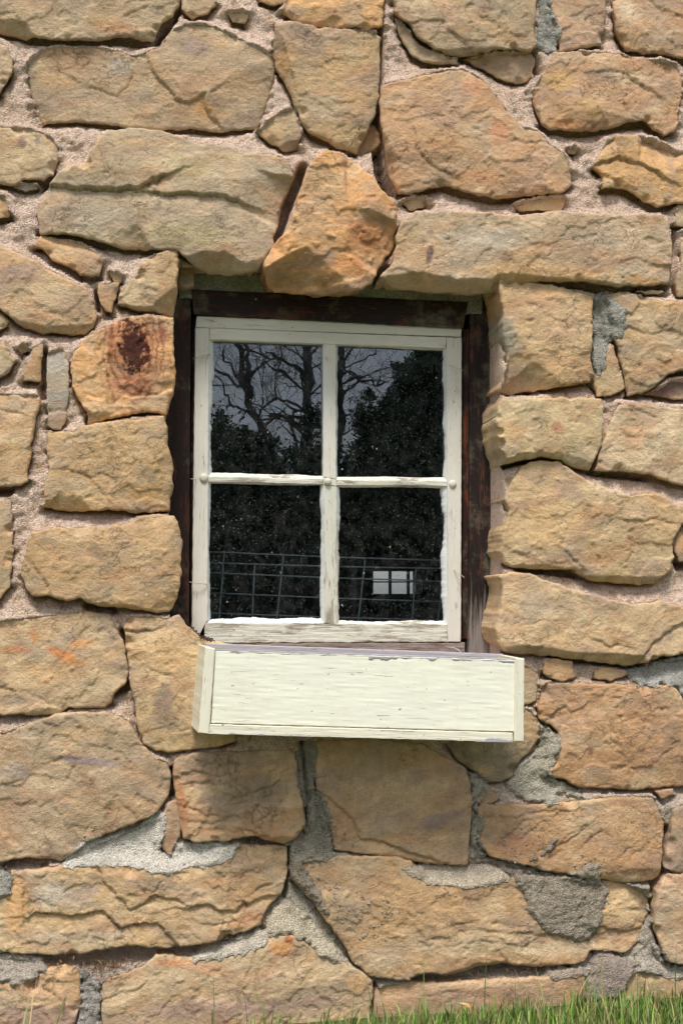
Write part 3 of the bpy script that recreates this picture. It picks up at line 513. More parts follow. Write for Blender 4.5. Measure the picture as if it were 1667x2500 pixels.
def soft(c, k=.77):
    c = lin(c); g = c@np.array([.3, .59, .11]); return (g+(c-g)*k)*np.array([1.42, 1.385, 1.305])
def stone_col(s, p):
    x, z = p[:, 0], p[:, 1]; sd = s['seed']; a = R(s['strata']); lx = x*np.cos(a)+z*np.sin(a); lz = -x*np.sin(a)+z*np.cos(a)
    c = np.tile(soft(s['col'])*(.92+.24*((sd*37) % 17)/17)*np.array([1+.05*math.sin(sd*1.7), 1, 1-.08*math.sin(sd*1.7+.6)]), (len(p), 1))
    r = np.random.default_rng(sd)
    for k, cc in enumerate([(192, 148, 94), (160, 142, 118), (194, 168, 128), (176, 126, 84), (150, 126, 110)]):
        f = fbm(lx*r.uniform(6, 11)+k*7, lz*r.uniform(10, 20), sd+200+k*17, 4); m = sstep(.02, .38, f)*r.uniform(.35, .6)
        c = c+(soft(cc)-c)*m[:, None]
    for stn in s['stains']:
        t = stn.split(); q = px(t[0]+' '+t[1])[0]; rx, ry = [float(v)*TILES[t[0]][2]*.00094 for v in t[2].split(',')]; an = R(float(t[3]))
        cc = [float(v) for v in t[4].split(',')]; st_ = float(t[5]); o = P([q[0]], [q[1]], -s['H'])[0, [0, 2]]
        dx, dz = x-o[0], z-o[1]; a1 = (dx*np.cos(an)-dz*np.sin(an))/rx; b1 = (dx*np.sin(an)+dz*np.cos(an))/ry
        rr = np.sqrt(a1*a1+b1*b1)+.55*fbm(x*45, z*45, sd+300, 5, .65); m = (1-sstep(.45 if st_ < .88 else .75, 1.15 if st_ < .88 else .95, rr))*st_
        c = c+(soft(cc, .76)-c)*m[:, None]
    if s.get('label') and 'knot' in s['label']:  # iron bands round the knot
        o = P(px('C 915,800')[:, 0], px('C 915,800')[:, 1], -s['H'])[0, [0, 2]]; a1 = (x-o[0])/.034; b1 = (z-o[1])/.066
        rr = np.sqrt(a1*a1+b1*b1)*(1+.18*fbm(x*18, z*18, 7, 3)); band = .5+.5*np.sin(rr*17+4.5*fbm(x*28, z*28, 8, 5, .6)); m = sstep(.5, .9, band)*.72*sstep(-.45, .1, fbm(x*30, z*30, 14, 3))*(1-sstep(1.4, 3.2, rr))*sstep(.5, .8, rr)
        c = c+(lin((120, 58, 34))-c)*m[:, None]; m = (1-sstep(.8, 2.4, rr))*.35; c = c+(lin((170, 92, 58))-c)*m[:, None]
        m = (1-sstep(.72, .88, rr+1.3*(fbm(x*60, z*44, 12, 5, .7)-.05)))*.92; c = c+(lin((58, 22, 26))-c)*m[:, None]
    return c

def patch_grid(Q, res, bb):
    """grid clipped to outline Q, its border snapped on the outline: points, inside distance, quads, snapped flags, nearest"""
    nx = int((bb[1][0]-bb[0][0])/res)+3; nz = int((bb[1][1]-bb[0][1])/res)+3
    X, Z = np.meshgrid(bb[0][0]-res+np.arange(nx)*res, bb[0][1]-res+np.arange(nz)*res); p = np.stack([X.ravel(), Z.ravel()], 1)
    d, ins, near = polydist(p, Q)
    I = ins.reshape(nz, nx); cell = I[:-1, :-1] | I[1:, :-1] | I[:-1, 1:] | I[1:, 1:]
    idx = np.arange(nx*nz).reshape(nz, nx)
    quads = np.stack([idx[:-1, :-1][cell], idx[:-1, 1:][cell], idx[1:, 1:][cell], idx[1:, :-1][cell]], 1)
    used = np.unique(quads); remap = np.full(nx*nz, -1); remap[used] = np.arange(len(used)); quads = remap[quads]
    p = p[used]; d = d[used]; ins = ins[used]; near = near[used]
    snap = ~ins; p = p.copy(); p[snap] = near[snap]; d = np.where(snap, 0, d)
    return p, d, quads, snap, near
def border(quads):
    e = np.concatenate([quads[:, [0, 1]], quads[:, [1, 2]], quads[:, [2, 3]], quads[:, [3, 0]]]); s = np.sort(e, 1)
    key = s[:, 0]*10000000+s[:, 1]; u, inv, cnt = np.unique(key, return_inverse=True, return_counts=True)
    return e[cnt[inv] == 1]
def relief(name, Q, res, hfun, cfun, mat, parent, back, c0, under=.55, rings=5, seed=0):
    bb = (Q.min(0), Q.max(0)); p, d, quads, snap, near = patch_grid(Q, res, bb)
    h = hfun(p, d); V = np.stack([p[:, 0], -h, p[:, 1]], 1); n = len(V); faces = quads
    be = border(quads); bv = np.unique(be); m = {v: k for k, v in enumerate(bv)}
    # outward direction on the outline: away from a little inside point
    q = p[bv]; a = Q; b = np.roll(Q, -1, 0); mid = (a+b)/2; tn = b-a; nrm = np.stack([tn[:, 1], -tn[:, 0]], 1); nrm /= np.linalg.norm(nrm, axis=1)[:, None]+1e-9
    area = (a[:, 0]*b[:, 1]-b[:, 0]*a[:, 1]).sum()
    if area < 0: nrm = -nrm
    k5 = np.stack([np.roll(nrm, k, 0) for k in (-3, -2, -1, 0, 1, 2, 3)]).mean(0)
    nr = np.argmin(((q[:, None]-mid[None])**2).sum(2), 1) if len(q)*len(mid) < 6e6 else np.array([np.argmin(((x-mid)**2).sum(1)) for x in q])
    N = k5[nr]
    cur = bv.copy(); rows = [V]; fl = [faces]; base = n
    hb = h[bv]; C = [cfun(p)]
    for r_ in range(1, rings+1):
        t = (r_/rings)**1.5; yy = -hb*(1-t)+back*t
        inw = (.003+under*np.clip(-N[:, 1], 0, 1)*.035)*np.minimum(1, t*2.2)+(.0075*min(1, t*3) if back > .1 else .0025)*fbm(q[:, 0]*22+t*4, q[:, 1]*22+t*3, seed, 4)
        qq = q-N*inw[:, None]
        rows.append(np.stack([qq[:, 0], yy, qq[:, 1]], 1)); C.append(cfun(q)); nxt = base+np.arange(len(bv))
        ia = np.array([m[v] for v in be[:, 0]]); ib = np.array([m[v] for v in be[:, 1]])
        fl.append(np.stack([cur[ib], cur[ia], nxt[ia], nxt[ib]], 1)); cur = nxt; base += len(bv)
    V = np.concatenate(rows); Fq = np.concatenate(fl)
    ok = np.array([(len(set(f)) == 4) for f in Fq.tolist()])
    return mesh(name, V, Fq[ok].tolist(), mat, parent, True, np.concatenate(C))

# ------------------------------------------------------------------ the building: stones and mortar
B = empty('stone_building'); tag(B, 'rough sandstone rubble wall of a building with pinkish mortar joints around the window', 'building')
for s in STONES:
    o = relief('stone', s['Q'], .0062 if s.get('far') else .0029, lambda p, d, s=s: stone_h(s, p, d), lambda p, s=s: stone_col(s, p), M['stone'], B, s['deep'], s['c0'], seed=s['seed'], rings=9 if s['deep'] > .1 else 5, under=.12 if s['deep'] > .2 else .55)
    if s['label']: o['label'] = s['label']

# dark open joints: "line | radius mm | depth mm"
VOIDS = ['A 705,190 760,120 800,40|16|75', 'A 1380,770 1310,940 1250,1120|13|60', 'B 185,60 185,420 175,560|8|75', 'B 160,570 190,660 200,780 230,860|22|65', 'B 1050,1300 1250,1325 1480,1320|9|40', 'B 1520,1060 1525,1330|8|35',
  'C 300,840 305,1000 300,1140|11|36', 'C 0,1790 60,1790|14|34', 'C 620,1310 710,1300|14|34', 'E 610,225 700,255 790,262|11|40', 'E 850,400 870,520 895,640|6|30', 'E 800,830 900,780|12|34',
  'E 1190,1370 1195,1560|10|45', 'E 60,2015 200,2000 300,2010|14|40', 'H 280,760 430,750 700,730 950,705 1060,690|17|44', 'F 380,690 470,700 560,715|8|40', 'F 1003,1370 1003,1560|6|60', 'G 0,1860 250,1840 480,1795 740,1800|13|46',
  'F 590,720 590,860 575,960|6|44', 'G 1455,1000 1450,1180 1420,1290 1395,1340|14|46', 'G 1395,1400 1395,1480|10|40', 'D 620,1130 600,1180 700,1195 900,1215|9|40', 'D 230,1690 400,1702 560,1730|9|40', 'D 150,770 300,755|6|30', 'D 600,720 625,760|7|36',
  'D 1060,1670 1084,1660|14|44', 'D 870,2190 780,2200 400,2155|6|34', 'A 180,1068 330,1085 470,1120|6|30', 'A 0,1000 45,995|10|36', 'C 670,430 670,560|6|34', 'A 400,195 690,190|7|20', 'D 780,520 782,760|2|30', 'C 800,490 1160,590|4|30', 'A 210,185 290,195|6|30', 'D 155,1150 330,1110|8|34', 'B 1410,560 1450,600|4|20',
  'D 690,260 720,500 770,700|2|20', 'A 245,800 200,860|10|24', 'F 660,220 680,480 680,620|4|24', 'B 880,250 900,330|12|34', 'G 1180,770 1390,770|6|26']
VL = [(wall(v.split('|')[0]), float(v.split('|')[1])/1000, float(v.split('|')[2])/1000) for v in VOIDS]
def mortar_h(p):
    d1 = np.full(len(p), .2); d2 = np.full(len(p), .2); up = np.zeros(len(p)); din = np.zeros(len(p)); din_up = np.zeros(len(p)); ins = np.zeros(len(p), bool)
    for s in STONES:
        lo, hi = s['bb']; m = np.where((p[:, 0] > lo[0]-.05) & (p[:, 0] < hi[0]+.05) & (p[:, 1] > lo[1]-.05) & (p[:, 1] < hi[1]+.05))[0]
        if not len(m): continue
        d, i, near = polydist(p[m], s['Q'][::2]); din[m] = np.where(i, d, din[m]); din_up[m] = np.where(i, (near[:, 1]-p[m, 1])/(d+1e-5), din_up[m]); ins[m] |= i; d = np.where(i, 0, d)
        c = d < d1[m]; mm = m[c]; d2[mm] = d1[mm]; d1[mm] = d[c]; up[mm] = (near[c, 1]-p[mm, 1])/(d[c]+1e-5)
        c2 = (~c) & (d < d2[m]); d2[m[c2]] = d[c2]
    x, z = p[:, 0], p[:, 1]
    h = .006+.015*fbm(x*15, z*15, 900, 5, .6)+.0036*ridged(x*55, z*55, 903, 4)+.0024*fbm(x*190, z*190, 905, 3, .7)
    h = h+np.where(ins, 0, -np.clip(up, 0, 1)*.034*np.exp(-d1/.011)+(np.clip(-up, 0, 1)*.012+.004)*np.exp(-d1/.012))
    h = h-.022*(1-sstep(.003, .009, d1+d2))*(~ins)
    for q, rad, dep in VL:
        dep *= 1.25; dd, _ = linedist(p+.003*np.stack([fbm(x*50, z*50, 911, 3), fbm(x*50, z*50, 912, 3)], 1), q); h = h-dep*(1-sstep(rad*.55, rad*1.1, dd))
    h = np.where(ins, np.maximum(-.03, h+np.where(din_up > 0, .014, .0)-.030*np.clip(-din_up, 0, 1)-din*2.2), h); return h
GREYS = ['G 330,640 1000,830 110', 'F 640,220 760,800 90', 'H 0,250 60,800 90', 'G 0,1200 600,1300 60', 'G 1240,60 1600,200 60', 'G 1280,1640 1400,1800 90', 'B 880,220 960,260 60', 'F 560,1000 700,1100 90']
def mortar_col(p):
    x, z = p[:, 0], p[:, 1]; c = np.tile(lin((236, 207, 186)), (len(p), 1))
    m = sstep(0, .4, fbm(x*7, z*7, 950, 4))[:, None]*.5; c = c+(lin((218, 184, 156))-c)*m
    zz = z-CZ; m = (sstep(-.50, -.72, zz) if False else 1-sstep(-.80, -.52, zz+.08*fbm(x*4, z*4, 960, 3)))*(.85*sstep(-.5, .0, x)+.25); c = c+(lin((196, 184, 166))-c)*np.clip(m, 0, 1)[:, None]
    m = sstep(.15, .5, fbm(x*16, z*16, 955, 4))[:, None]*.5; c = c+(lin((204, 172, 144))-c)*m
    # small stones bedded in the joints
    f = fbm(x*26, z*30, 970, 2); m = sstep(.42, .5, f)[:, None]*.7; c = c+(lin((176, 140, 100))-c)*m
    return c*1.16
def mortar():
    res = .0042; x0, x1, z0, z1 = -1.55, 1.6, -.12, 2.9
    # fine inside the view, coarse outside
    def piece(x0, x1, z0, z1, res):
        nx = int(round((x1-x0)/res))+1; nz = int(round((z1-z0)/res))+1; X, Z = np.meshgrid(np.linspace(x0, x1, nx), np.linspace(z0, z1, nz)); p = np.stack([X.ravel(), Z.ravel()], 1)
        d, ins, near = polydist(p, OPEN); h = mortar_h(p); I = ins.reshape(nz, nx); cell = ~(I[:-1, :-1] & I[1:, :-1] & I[:-1, 1:] & I[1:, 1:])
        idx = np.arange(nx*nz).reshape(nz, nx); q = np.stack([idx[:-1, :-1][cell], idx[:-1, 1:][cell], idx[1:, 1:][cell], idx[1:, :-1][cell]], 1)
        p = p.copy(); p[ins] = near[ins]
        V = np.stack([p[:, 0], -h, p[:, 1]], 1); C = mortar_col(p)
        be = border(q); mid = (p[be[:, 0]]+p[be[:, 1]])/2; dd, _, _ = polydist(mid, OPEN); be = be[dd < res*2.2]
        if len(be):
            bv = np.unique(be); mp = {v: k for k, v in enumerate(bv)}; base = len(V); rows = [V]; cs = [C]; fl = [q]; cur = bv
            for k in range(1, 8):
                y = V[bv, 1]+(.25-V[bv, 1])*k/7+.002*fbm(V[bv, 0]*60+k, V[bv, 2]*60, k, 2)
                rows.append(np.stack([V[bv, 0], y, V[bv, 2]], 1)); cs.append(C[bv]); nx_ = base+np.arange(len(bv))
                ia = np.array([mp[v] for v in be[:, 0]]); ib = np.array([mp[v] for v in be[:, 1]]); fl.append(np.stack([cur[ib], cur[ia], nx_[ia], nx_[ib]], 1)); cur = nx_; base += len(bv)
            V = np.concatenate(rows); C = np.concatenate(cs); q = np.concatenate(fl)
        return V, q, C
    parts = [piece(-.90, .94, -.06, 2.53, res), piece(x0, -.9, z0, z1, .012), piece(.94, x1, z0, z1, .012), piece(-.90, .94, 2.53, z1, .012), piece(-.90, .94, z0, -.06, .012)]
    V = []; q = []; C = []; o = 0
    for a, b, c in parts: V.append(a); q.append(b+o); C.append(c); o += len(a)
    mesh('mortar', np.concatenate(V), np.concatenate(q).tolist(), M['mortar'], B, True, np.concatenate(C))
mortar()

def surface(p):
    h = mortar_h(p)
    for s in STONES:
        lo, hi = s['bb']; m = np.where((p[:, 0] > lo[0]) & (p[:, 0] < hi[0]) & (p[:, 1] > lo[1]) & (p[:, 1] < hi[1]))[0]
        if not len(m): continue
        d, i, _ = polydist(p[m], s['Q']); k = m[i]
        if len(k): h[k] = np.maximum(h[k], stone_h(s, p[k], d[i]))
    return h
def cement(spec, col, thick=.004, soft=.5, rough=1.0, seed=0):
    q = wall(spec); Q = densify(q, .0032, .0078, seed+400, 75)
    def hf(p, d):
        h = surface(p)
        # relax the surface below: average of offsets
        acc = h.copy(); mx = h.copy()
        for k in range(6):
            a = k*2*np.pi/6; o = np.array([np.cos(a), np.sin(a)])*(.009 if k % 2 else .016); g = surface(p+o); acc += g; mx = np.maximum(mx, g)
        s_ = acc/7*.4+mx*.6; h0 = s_*soft+h*(1-soft); x, z = p[:, 0], p[:, 1]
        top = np.maximum(h0, h)+thick*sstep(0, .008, d)+rough*(.0035*fbm(x*45, z*45, seed, 4)+.0030*ridged(x*110, z*110, seed+3, 3))*sstep(0, .004, d)
        return np.where(d < .0008, h+.0015, top)
    def cf(p):
        x, z = p[:, 0], p[:, 1]; c = np.tile(lin(col)*1.75, (len(p), 1)); m = sstep(-.1, .4, fbm(x*20, z*20, seed+8, 4))[:, None]*.45
        return c+(lin(np.array(col)*1.08)-c)*m
    return relief('cement_patch', Q, .0036, hf, cf, M['cement'], B, .0, None, under=0, rings=2, seed=seed)
CG = (150, 146, 136); CL = (186, 178, 166); CW = (198, 190, 178)
for i, (sp, c, th, ro) in enumerate([
  ('B 912,-130 950,-130 956,50 1000,140 1000,180 985,235 945,262 925,240 893,215 897,120 903,60', CG, .003, .6),
  ('D 610,262 650,248 690,290 745,330 765,430 750,480 720,500 690,512 665,560 655,660 622,688 592,620 587,520 603,380', (152, 148, 138), .003, .5),
  ('G 1240,60 1340,60 1450,15 1700,-20 1700,400 1600,310 1545,250 1500,172 1300,165 1245,150', (160, 156, 148), .003, 1),
  ('F 632,215 720,212 728,350 722,430 780,520 800,640 818,745 760,790 700,770 640,792 602,762 660,680 680,560 642,450 632,350', (144, 136, 122), .004, 1),
  ('G 740,400 790,402 835,440 830,540 795,650 785,690 870,712 970,770 980,808 900,800 840,790 820,848 760,850 650,830 525,742 592,690 603,640 645,590 722,540 745,450', (168, 160, 144), .006, 1.2),
  ('G 325,650 420,682 470,730 420,770 372,810 362,900 408,930 388,1060 432,1120 420,1165 345,1170 338,1000 348,850 350,740', (160, 152, 136), .005, 1.2),
  ('G 340,1170 470,1150 560,1160 650,1190 760,1210 700,1250 560,1250 450,1190', (138, 126, 112), .006, 1.6),
  ('G -60,1195 100,1180 300,1210 340,1190 460,1190 562,1235 545,1280 420,1302 300,1312 90,1292 0,1245', (186, 172, 152), .003, .6),
  ('G 570,1222 700,1240 850,1252 950,1215 1010,1150 1062,1180 1072,1260 1132,1340 1102,1420 1087,1520 1042,1620 962,1640 852,1610 752,1570 702,1500 652,1460 642,1370 592,1310', (150, 138, 122), .005, 1.3),
  ('G 735,1120 770,1050 815,1022 818,1060 780,1120 745,1142', (140, 124, 108), .007, 1.8),
  ('G 655,1150 700,1120 712,1150 680,1172', (140, 124, 108), .005, 1.8),
  ('G 1040,1682 1100,1670 1200,1722 1290,1762 1240,1850 1192,1962 1080,1987 1002,1952 1012,1850', (150, 136, 124), .008, .5),
  ('G 1290,1700 1400,1640 1480,1770 1600,1780 1700,1790 1700,1860 1568,1850 1450,1830 1300,1800', (166, 156, 142), .004, 1),
  ('G 750,1800 850,1770 980,1790 960,1825 800,1840', (158, 142, 126), .003, 1),
  ('H 350,205 400,160 450,112 600,72 740,42 800,-10 888,-60 905,0 892,60 880,150 900,192 950,182 965,112 1050,112 1150,112 1285,132 1272,190 1150,247 1000,242 930,287 800,262 700,242 560,242 350,250', CW, .004, .7),
  ('H -130,235 20,250 72,290 62,400 0,440 -130,450', CG, .004, 1.6),
  ('H -130,700 100,722 230,737 277,770 252,810 180,882 60,882 -130,900', (172, 160, 146), .009, 1.2),
  ('H 430,800 480,802 492,860 550,872 557,940 547,1050 590,1250 420,1250 430,1050 452,980 450,880', (156, 148, 140), .004, 1.6),
  ('F 480,1070 520,1002 580,977 650,1012 720,1082 790,1170 832,1230 872,1272 830,1265 740,1230 680,1172 600,1132 500,1132', (184, 172, 150), .006, .8),
  ('F 138,1220 250,1190 340,1150 450,1107 490,1120 502,1150 470,1190 350,1222 250,1240 140,1246', (184, 174, 158), .005, .8),
  ('F 600,780 660,790 700,860 760,960 790,1030 760,1030 700,960 620,880 590,850', (140, 128, 112), .005, 1.8)]):
    cement(sp, c, th, .6, ro, i*11)

# crumbs of cement stuck on the stones
def crumbs():
    V = []; Fq = []; C = []
    pts = []
    for (sp, n, sg) in (('F 880,1030', 26, .026), ('F 1000,1060', 30, .026), ('F 1060,990', 20, .012), ('F 930,1130', 10, .03), ('F 790,900', 22, .02), ('G 130,1370', 5, .01), ('G 200,1360', 7, .012), ('F 1320,940', 8, .02),
                        ('F 700,900', 60, .028), ('F 740,760', 40, .03), ('G 1080,1400', 40, .02), ('G 600,1170', 50, .03), ('G 1000,1200', 26, .02), ('G 700,1490', 20, .016), ('B 200,720', 14, .012), ('G 506,1042', 5, .004), ('G 1270,140', 20, .012), ('E 600,1850', 16, .02)):
        o = wall(sp)[0]; pts += [(o+RNG.normal(0, sg, 2), RNG.uniform(.0012, .0038)) for _ in range(n)]
    P2 = np.array([p for p, _ in pts]); hh = surface(P2)
    for (p, r_), h in zip(pts, hh):
        b = len(V); c = np.array([p[0], -h, p[1]])
        dirs = [(1, 0, 0), (-1, 0, 0), (0, 1, 0), (0, -1, 0), (0, 0, 1), (0, 0, -1)]
        for d in dirs: V.append(c+np.array(d)*r_*.85*RNG.uniform(.7, 1.5)+RNG.normal(0, r_*.2, 3))
        for f in ((0, 2, 4), (2, 1, 4), (1, 3, 4), (3, 0, 4), (2, 0, 5), (1, 2, 5), (3, 1, 5), (0, 3, 5)): Fq.append([b+k for k in f])
        C += [lin((214, 204, 188))]*6
    o = mesh('mortar_crumbs', V, Fq, M['cement'], B, True, np.array(C)); o['kind'] = 'stuff'
crumbs()

# ------------------------------------------------------------------ wooden boards
def board(name, spec, y, thick, mat, parent, axis='h', wav=.0006, bev=.0016, res=.005, ragged=0, seed=0, quad=None, shear=0):
    """board whose front has the four traced corners (tl tr br bl) at depth y"""
    q = px(spec) if quad is None else np.array(quad, float); c = P(q[:, 0], q[:, 1], y); tl, tr, br, bl = c
    W = np.linalg.norm(tr-tl); H = np.linalg.norm(bl-tl); nu = max(2, int(W/res)); nv = max(2, int(H/res))
    def samples(n, L):
        e = min(bev/L, .2); return np.concatenate([[0, e], np.linspace(0, 1, n+1)[1:-1] if n > 1 else [], [1-e, 1]])
    U = np.unique(samples(nu, W).round(5)); Vv = np.unique(samples(nv, H).round(5)); uu, vv = np.meshgrid(U, Vv); uu = uu.ravel(); vv = vv.ravel()
    p = tl*((1-uu)*(1-vv))[:, None]+tr*(uu*(1-vv))[:, None]+br*(uu*vv)[:, None]+bl*((1-uu)*vv)[:, None]
    mu = uu*W; mv = vv*H
    if axis == 'v': mu, mv = mv, mu
    eu = np.minimum(uu, 1-uu)*W; ev = np.minimum(vv, 1-vv)*H; e = np.minimum(eu, ev)
    p[:, 1] += np.where(e < 1e-6, bev, 0)+wav*fbm(mu*14, mv*160, seed+1, 3)
    ed = 1-sstep(0, .012, e)
    p[:, 0] += ed*wav*2.2*fbm(vv*H*40, uu*3, seed+2, 3); p[:, 2] += ed*wav*2.2*fbm(uu*W*40, vv*3, seed+3, 3)
    n1, n2 = len(U), len(Vv); idx = np.arange(n1*n2).reshape(n2, n1)
    F1 = np.stack([idx[:-1, :-1], idx[1:, :-1], idx[1:, 1:], idx[:-1, 1:]], -1).reshape(-1, 4)
    loop = np.concatenate([idx[0, :], idx[1:, -1], idx[-1, -2::-1], idx[-2:0:-1, 0]]); k = len(loop); N0 = len(p)
    bk = p[loop].copy(); bk[:, 1] = y+thick; bk[:, 0] += shear; V = np.concatenate([p, bk]); j = np.arange(k); jn = (j+1) % k
    F2 = np.stack([loop[j], loop[jn], N0+jn, N0+j], 1)
    uv = np.stack([mu+seed*.37, mv+seed*.11], 1); b_uv = uv[loop].copy()
    along = np.where((loop % n1 == 0) | (loop % n1 == n1-1), 1, 0)
    b_uv[:, 1] += thick if True else 0
    faces = F1.tolist()+F2.tolist()+[(N0+np.arange(k))[::-1].tolist()]
    return mesh(name, V, faces, mat, parent, False, None, np.concatenate([uv, b_uv]))
def tube(pts, r, n=6, cap=True):
    pts = [np.array(p, float) for p in pts]; V = []; Fq = []; rs = r if hasattr(r, '__len__') else [r]*len(pts); prev = None
    for i, p in enumerate(pts):
        t = pts[min(i+1, len(pts)-1)]-pts[max(i-1, 0)]; t = t/(np.linalg.norm(t)+1e-9)
        a = np.cross(t, [0, 0, 1.0] if abs(t[2]) < .9 else [1.0, 0, 0]); a /= np.linalg.norm(a); b = np.cross(t, a)
        for k in range(n): an = 2*np.pi*k/n; V.append(p+(a*np.cos(an)+b*np.sin(an))*rs[i])
        if i:
            for k in range(n): Fq.append([(i-1)*n+k, (i-1)*n+(k+1) % n, i*n+(k+1) % n, i*n+k])
    if cap: Fq.append(list(range(n))[::-1]); Fq.append([(len(pts)-1)*n+k for k in range(n)])
    return V, Fq
def join(parts):
    V = []; Fq = []
    for v, f in parts:
        o = len(V); V += list(v); Fq += [[k+o for k in g] for g in f]
    return V, Fq

# ------------------------------------------------------------------ the window
YS = .115                                      # front plane of the sash
W_ = empty('window', (0.02, YS, .85)); tag(W_, 'four-pane window with flaking white sash in a dark stained wooden frame', 'window')
board('header', 'Z 468,706 1142,737 1131,801 473,766', YS-.012, .10, M['dark'], W_, 'h', seed=1)
board('jamb', 'Z 380,690 467,706 461,1560 380,1560', YS-.004, .10, M['dark'], W_, 'v', seed=2)
j = board('jamb', 'Z 1147,736 1212,735 1212,1640 1144,1640', YS-.002, .10, M['jamb'], W_, 'v', seed=3); j['label'] = 'reddish weathered jamb, grey at its foot'
board('stop_bead', 'Z 1131,803 1145.5,803 1142,1560 1129,1560', YS+.012, .08, M['bead'], W_, 'v', seed=4)
board('stop_bead', 'Z 468.5,768 479,768 471,1560 462.5,1560', YS+.030, .06, M['dark'], W_, 'v', seed=5)
board('sill', 'Z 560,1571 1135,1569 1135,1625 560,1625', YS+.002, .12, M['grey'], W_, 'h', seed=6, wav=.0012)
# rubble and plaster between lintel stones and header
def filler():
    Q = densify(wall('Z 436,640 470,610 900,600 1200,660 1205,742 1150,742 1000,732 700,716 466,703 440,702'), .006, .003, 5)
    def hf(p, d): x, z = p[:, 0], p[:, 1]; return -.108+.008*fbm(x*20, z*20, 5, 4)+.002*ridged(x*70, z*70, 6, 3)-.0*d
    def cf(p): return np.tile(lin((198, 200, 194)), (len(p), 1))*(1+.25*fbm(p[:, 0]*30, p[:, 1]*30, 9, 4))[:, None]
    return relief('lintel_plaster', Q, .005, hf, cf, M['cement'], B, .25, None, 0, 2)
filler()
def jamb_stone(spec, h0, seed, col):
    q = px(spec); Q = densify(P(q[:, 0], q[:, 1], -h0)[:, [0, 2]], .005, .003, seed)
    s = dict(seed=seed, q=Q, col=col, H=h0, strata=20, rough=1, size=.05, Rr=.006, c0=Q.mean(0), tilt=(0, 0), rnd=[], cutl=[], crk=[], stains=[])
    relief('stone', Q, .0035, lambda p, d: stone_h(s, p, d), lambda p: stone_col(s, p), M['stone'], B, .16, None, .2, 3, seed)
jamb_stone('A 816,1190 862,1186 884,1215 888,1300 850,1310 812,1306', -.05, 811, (150, 132, 104))
sash = board('sash_top_strip', 'Z 480,771 1127,797 1126,822 478,799', YS-.001, .035, M['sash'], W_, 'h', seed=10)
sash.name = 'sash'
board('rail', 'Z 512,800.5 1089,823.5 1088,850 512,829', YS+.001, .034, M['sash'], sash, 'h', seed=11)
board('stile', 'Z 477,800.5 511,800.5 507,1512 468,1586', YS, .035, M['sash'], sash, 'v', seed=12)
board('stile', 'Z 1090,823.5 1127,823.5 1125,1567 1093,1567', YS, .035, M['sash'], sash, 'v', seed=13)
board('rail', 'Z 500,1520 1092,1524 1092,1567 500,1570', YS+.0012, .035, M['bare'], sash, 'h', seed=14, wav=.0012)
board('muntin', 'Z 789,838 820,840 821,1170 789,1166', YS+.004, .03, M['sash'], sash, 'v', seed=15)
board('muntin', 'Z 789,1184 822,1188 826,1523 791,1521', YS+.004, .03, M['bare'], sash, 'v', seed=16)
board('muntin', 'Z 508,1163 788,1170 788,1182 508,1177', YS+.003, .03, M['bare'], sash, 'h', seed=17)
board('muntin', 'Z 822,1172 1091,1174 1091,1187 822,1185', YS+.003, .03, M['bare'], sash, 'h', seed=18)
board('joint_block', 'Z 788.5,1167 821.5,1171 821.5,1187 788.5,1183', YS+.0035, .03, M['sash'], sash, 'v', seed=19)
for q in ('Z 505,820 795,832 795,1175 505,1172', 'Z 815,836 1093,845 1093,1180 815,1180', 'Z 505,1175 795,1178 795,1524 505,1524', 'Z 818,1180 1093,1180 1093,1528 818,1528'):
    p4 = px(q); c = P(p4[:, 0], p4[:, 1], YS+.022); V = list(c)+[v+np.array([0, .003, 0]) for v in c]
    mesh('pane', V, [[0, 3, 2, 1], [4, 5, 6, 7], [0, 1, 5, 4], [1, 2, 6, 5], [2, 3, 7, 6], [3, 0, 4, 7]], M['glass'], W_)
# ragged glazing paint between wood and glass: strip from wooden edge a->b with uneven inner side
def putty(a, b, inward, w0, amp, seed, mat='putty', y0=YS+.006, y1=YS+.0195, par=None, name='glazing_paint', fr=110):
    a = np.array(a, float); b = np.array(b, float); L = np.linalg.norm(b-a); n = int(L/3); t = np.linspace(0, 1, n+1); base = a+(b-a)*t[:, None]; iw = np.array(inward, float)
    wd = w0+amp*(fbm(t*L/fr, t*0+seed+.37, seed, 4, .5)*1.1+.12*noise(t*L/14, t*0+seed+.4, seed+4)+.12*noise(t*L/4.5, t*0+seed+.4, seed+6)); wd = np.maximum(wd, .8)
    inn = base+iw*wd[:, None]; V = np.concatenate([P(base[:, 0], base[:, 1], y0), P((base*.4+inn*.6)[:, 0], (base*.4+inn*.6)[:, 1], y0+(y1-y0)*.3), P(inn[:, 0], inn[:, 1], y1), P(inn[:, 0], inn[:, 1], y1+.002), P(base[:, 0], base[:, 1], y1+.002)]); m = n+1; Fq = []
    for k in range(n):
        for r_ in range(4): Fq.append([r_*m+k, r_*m+k+1, (r_+1)*m+k+1, (r_+1)*m+k])
    mesh(name, V, Fq, M[mat], par or sash, True, None, np.zeros((len(V), 2))+np.stack([np.tile(t*L*.001, 5), np.repeat(np.arange(5)*.003, m)], 1))
putty((510, 800), (507, 1166), (1, 0), 9, 11, 1); putty((508, 1178), (506, 1522), (1, 0), 5, 6, 2); putty((790, 838), (790, 1166), (-1, 0), 3, 3, 3); putty((790, 1184), (791, 1521), (-1, 0), 8, 6, 4)
putty((820, 840), (821, 1170), (1, 0), 3, 4, 5); putty((822, 1188), (826, 1522), (1, 0), 5, 9, 6); putty((1089, 850), (1091, 1172), (-1, 0), 9, 10, 7); putty((1091, 1188), (1092, 1524), (-1, 0), 11, 12, 8)
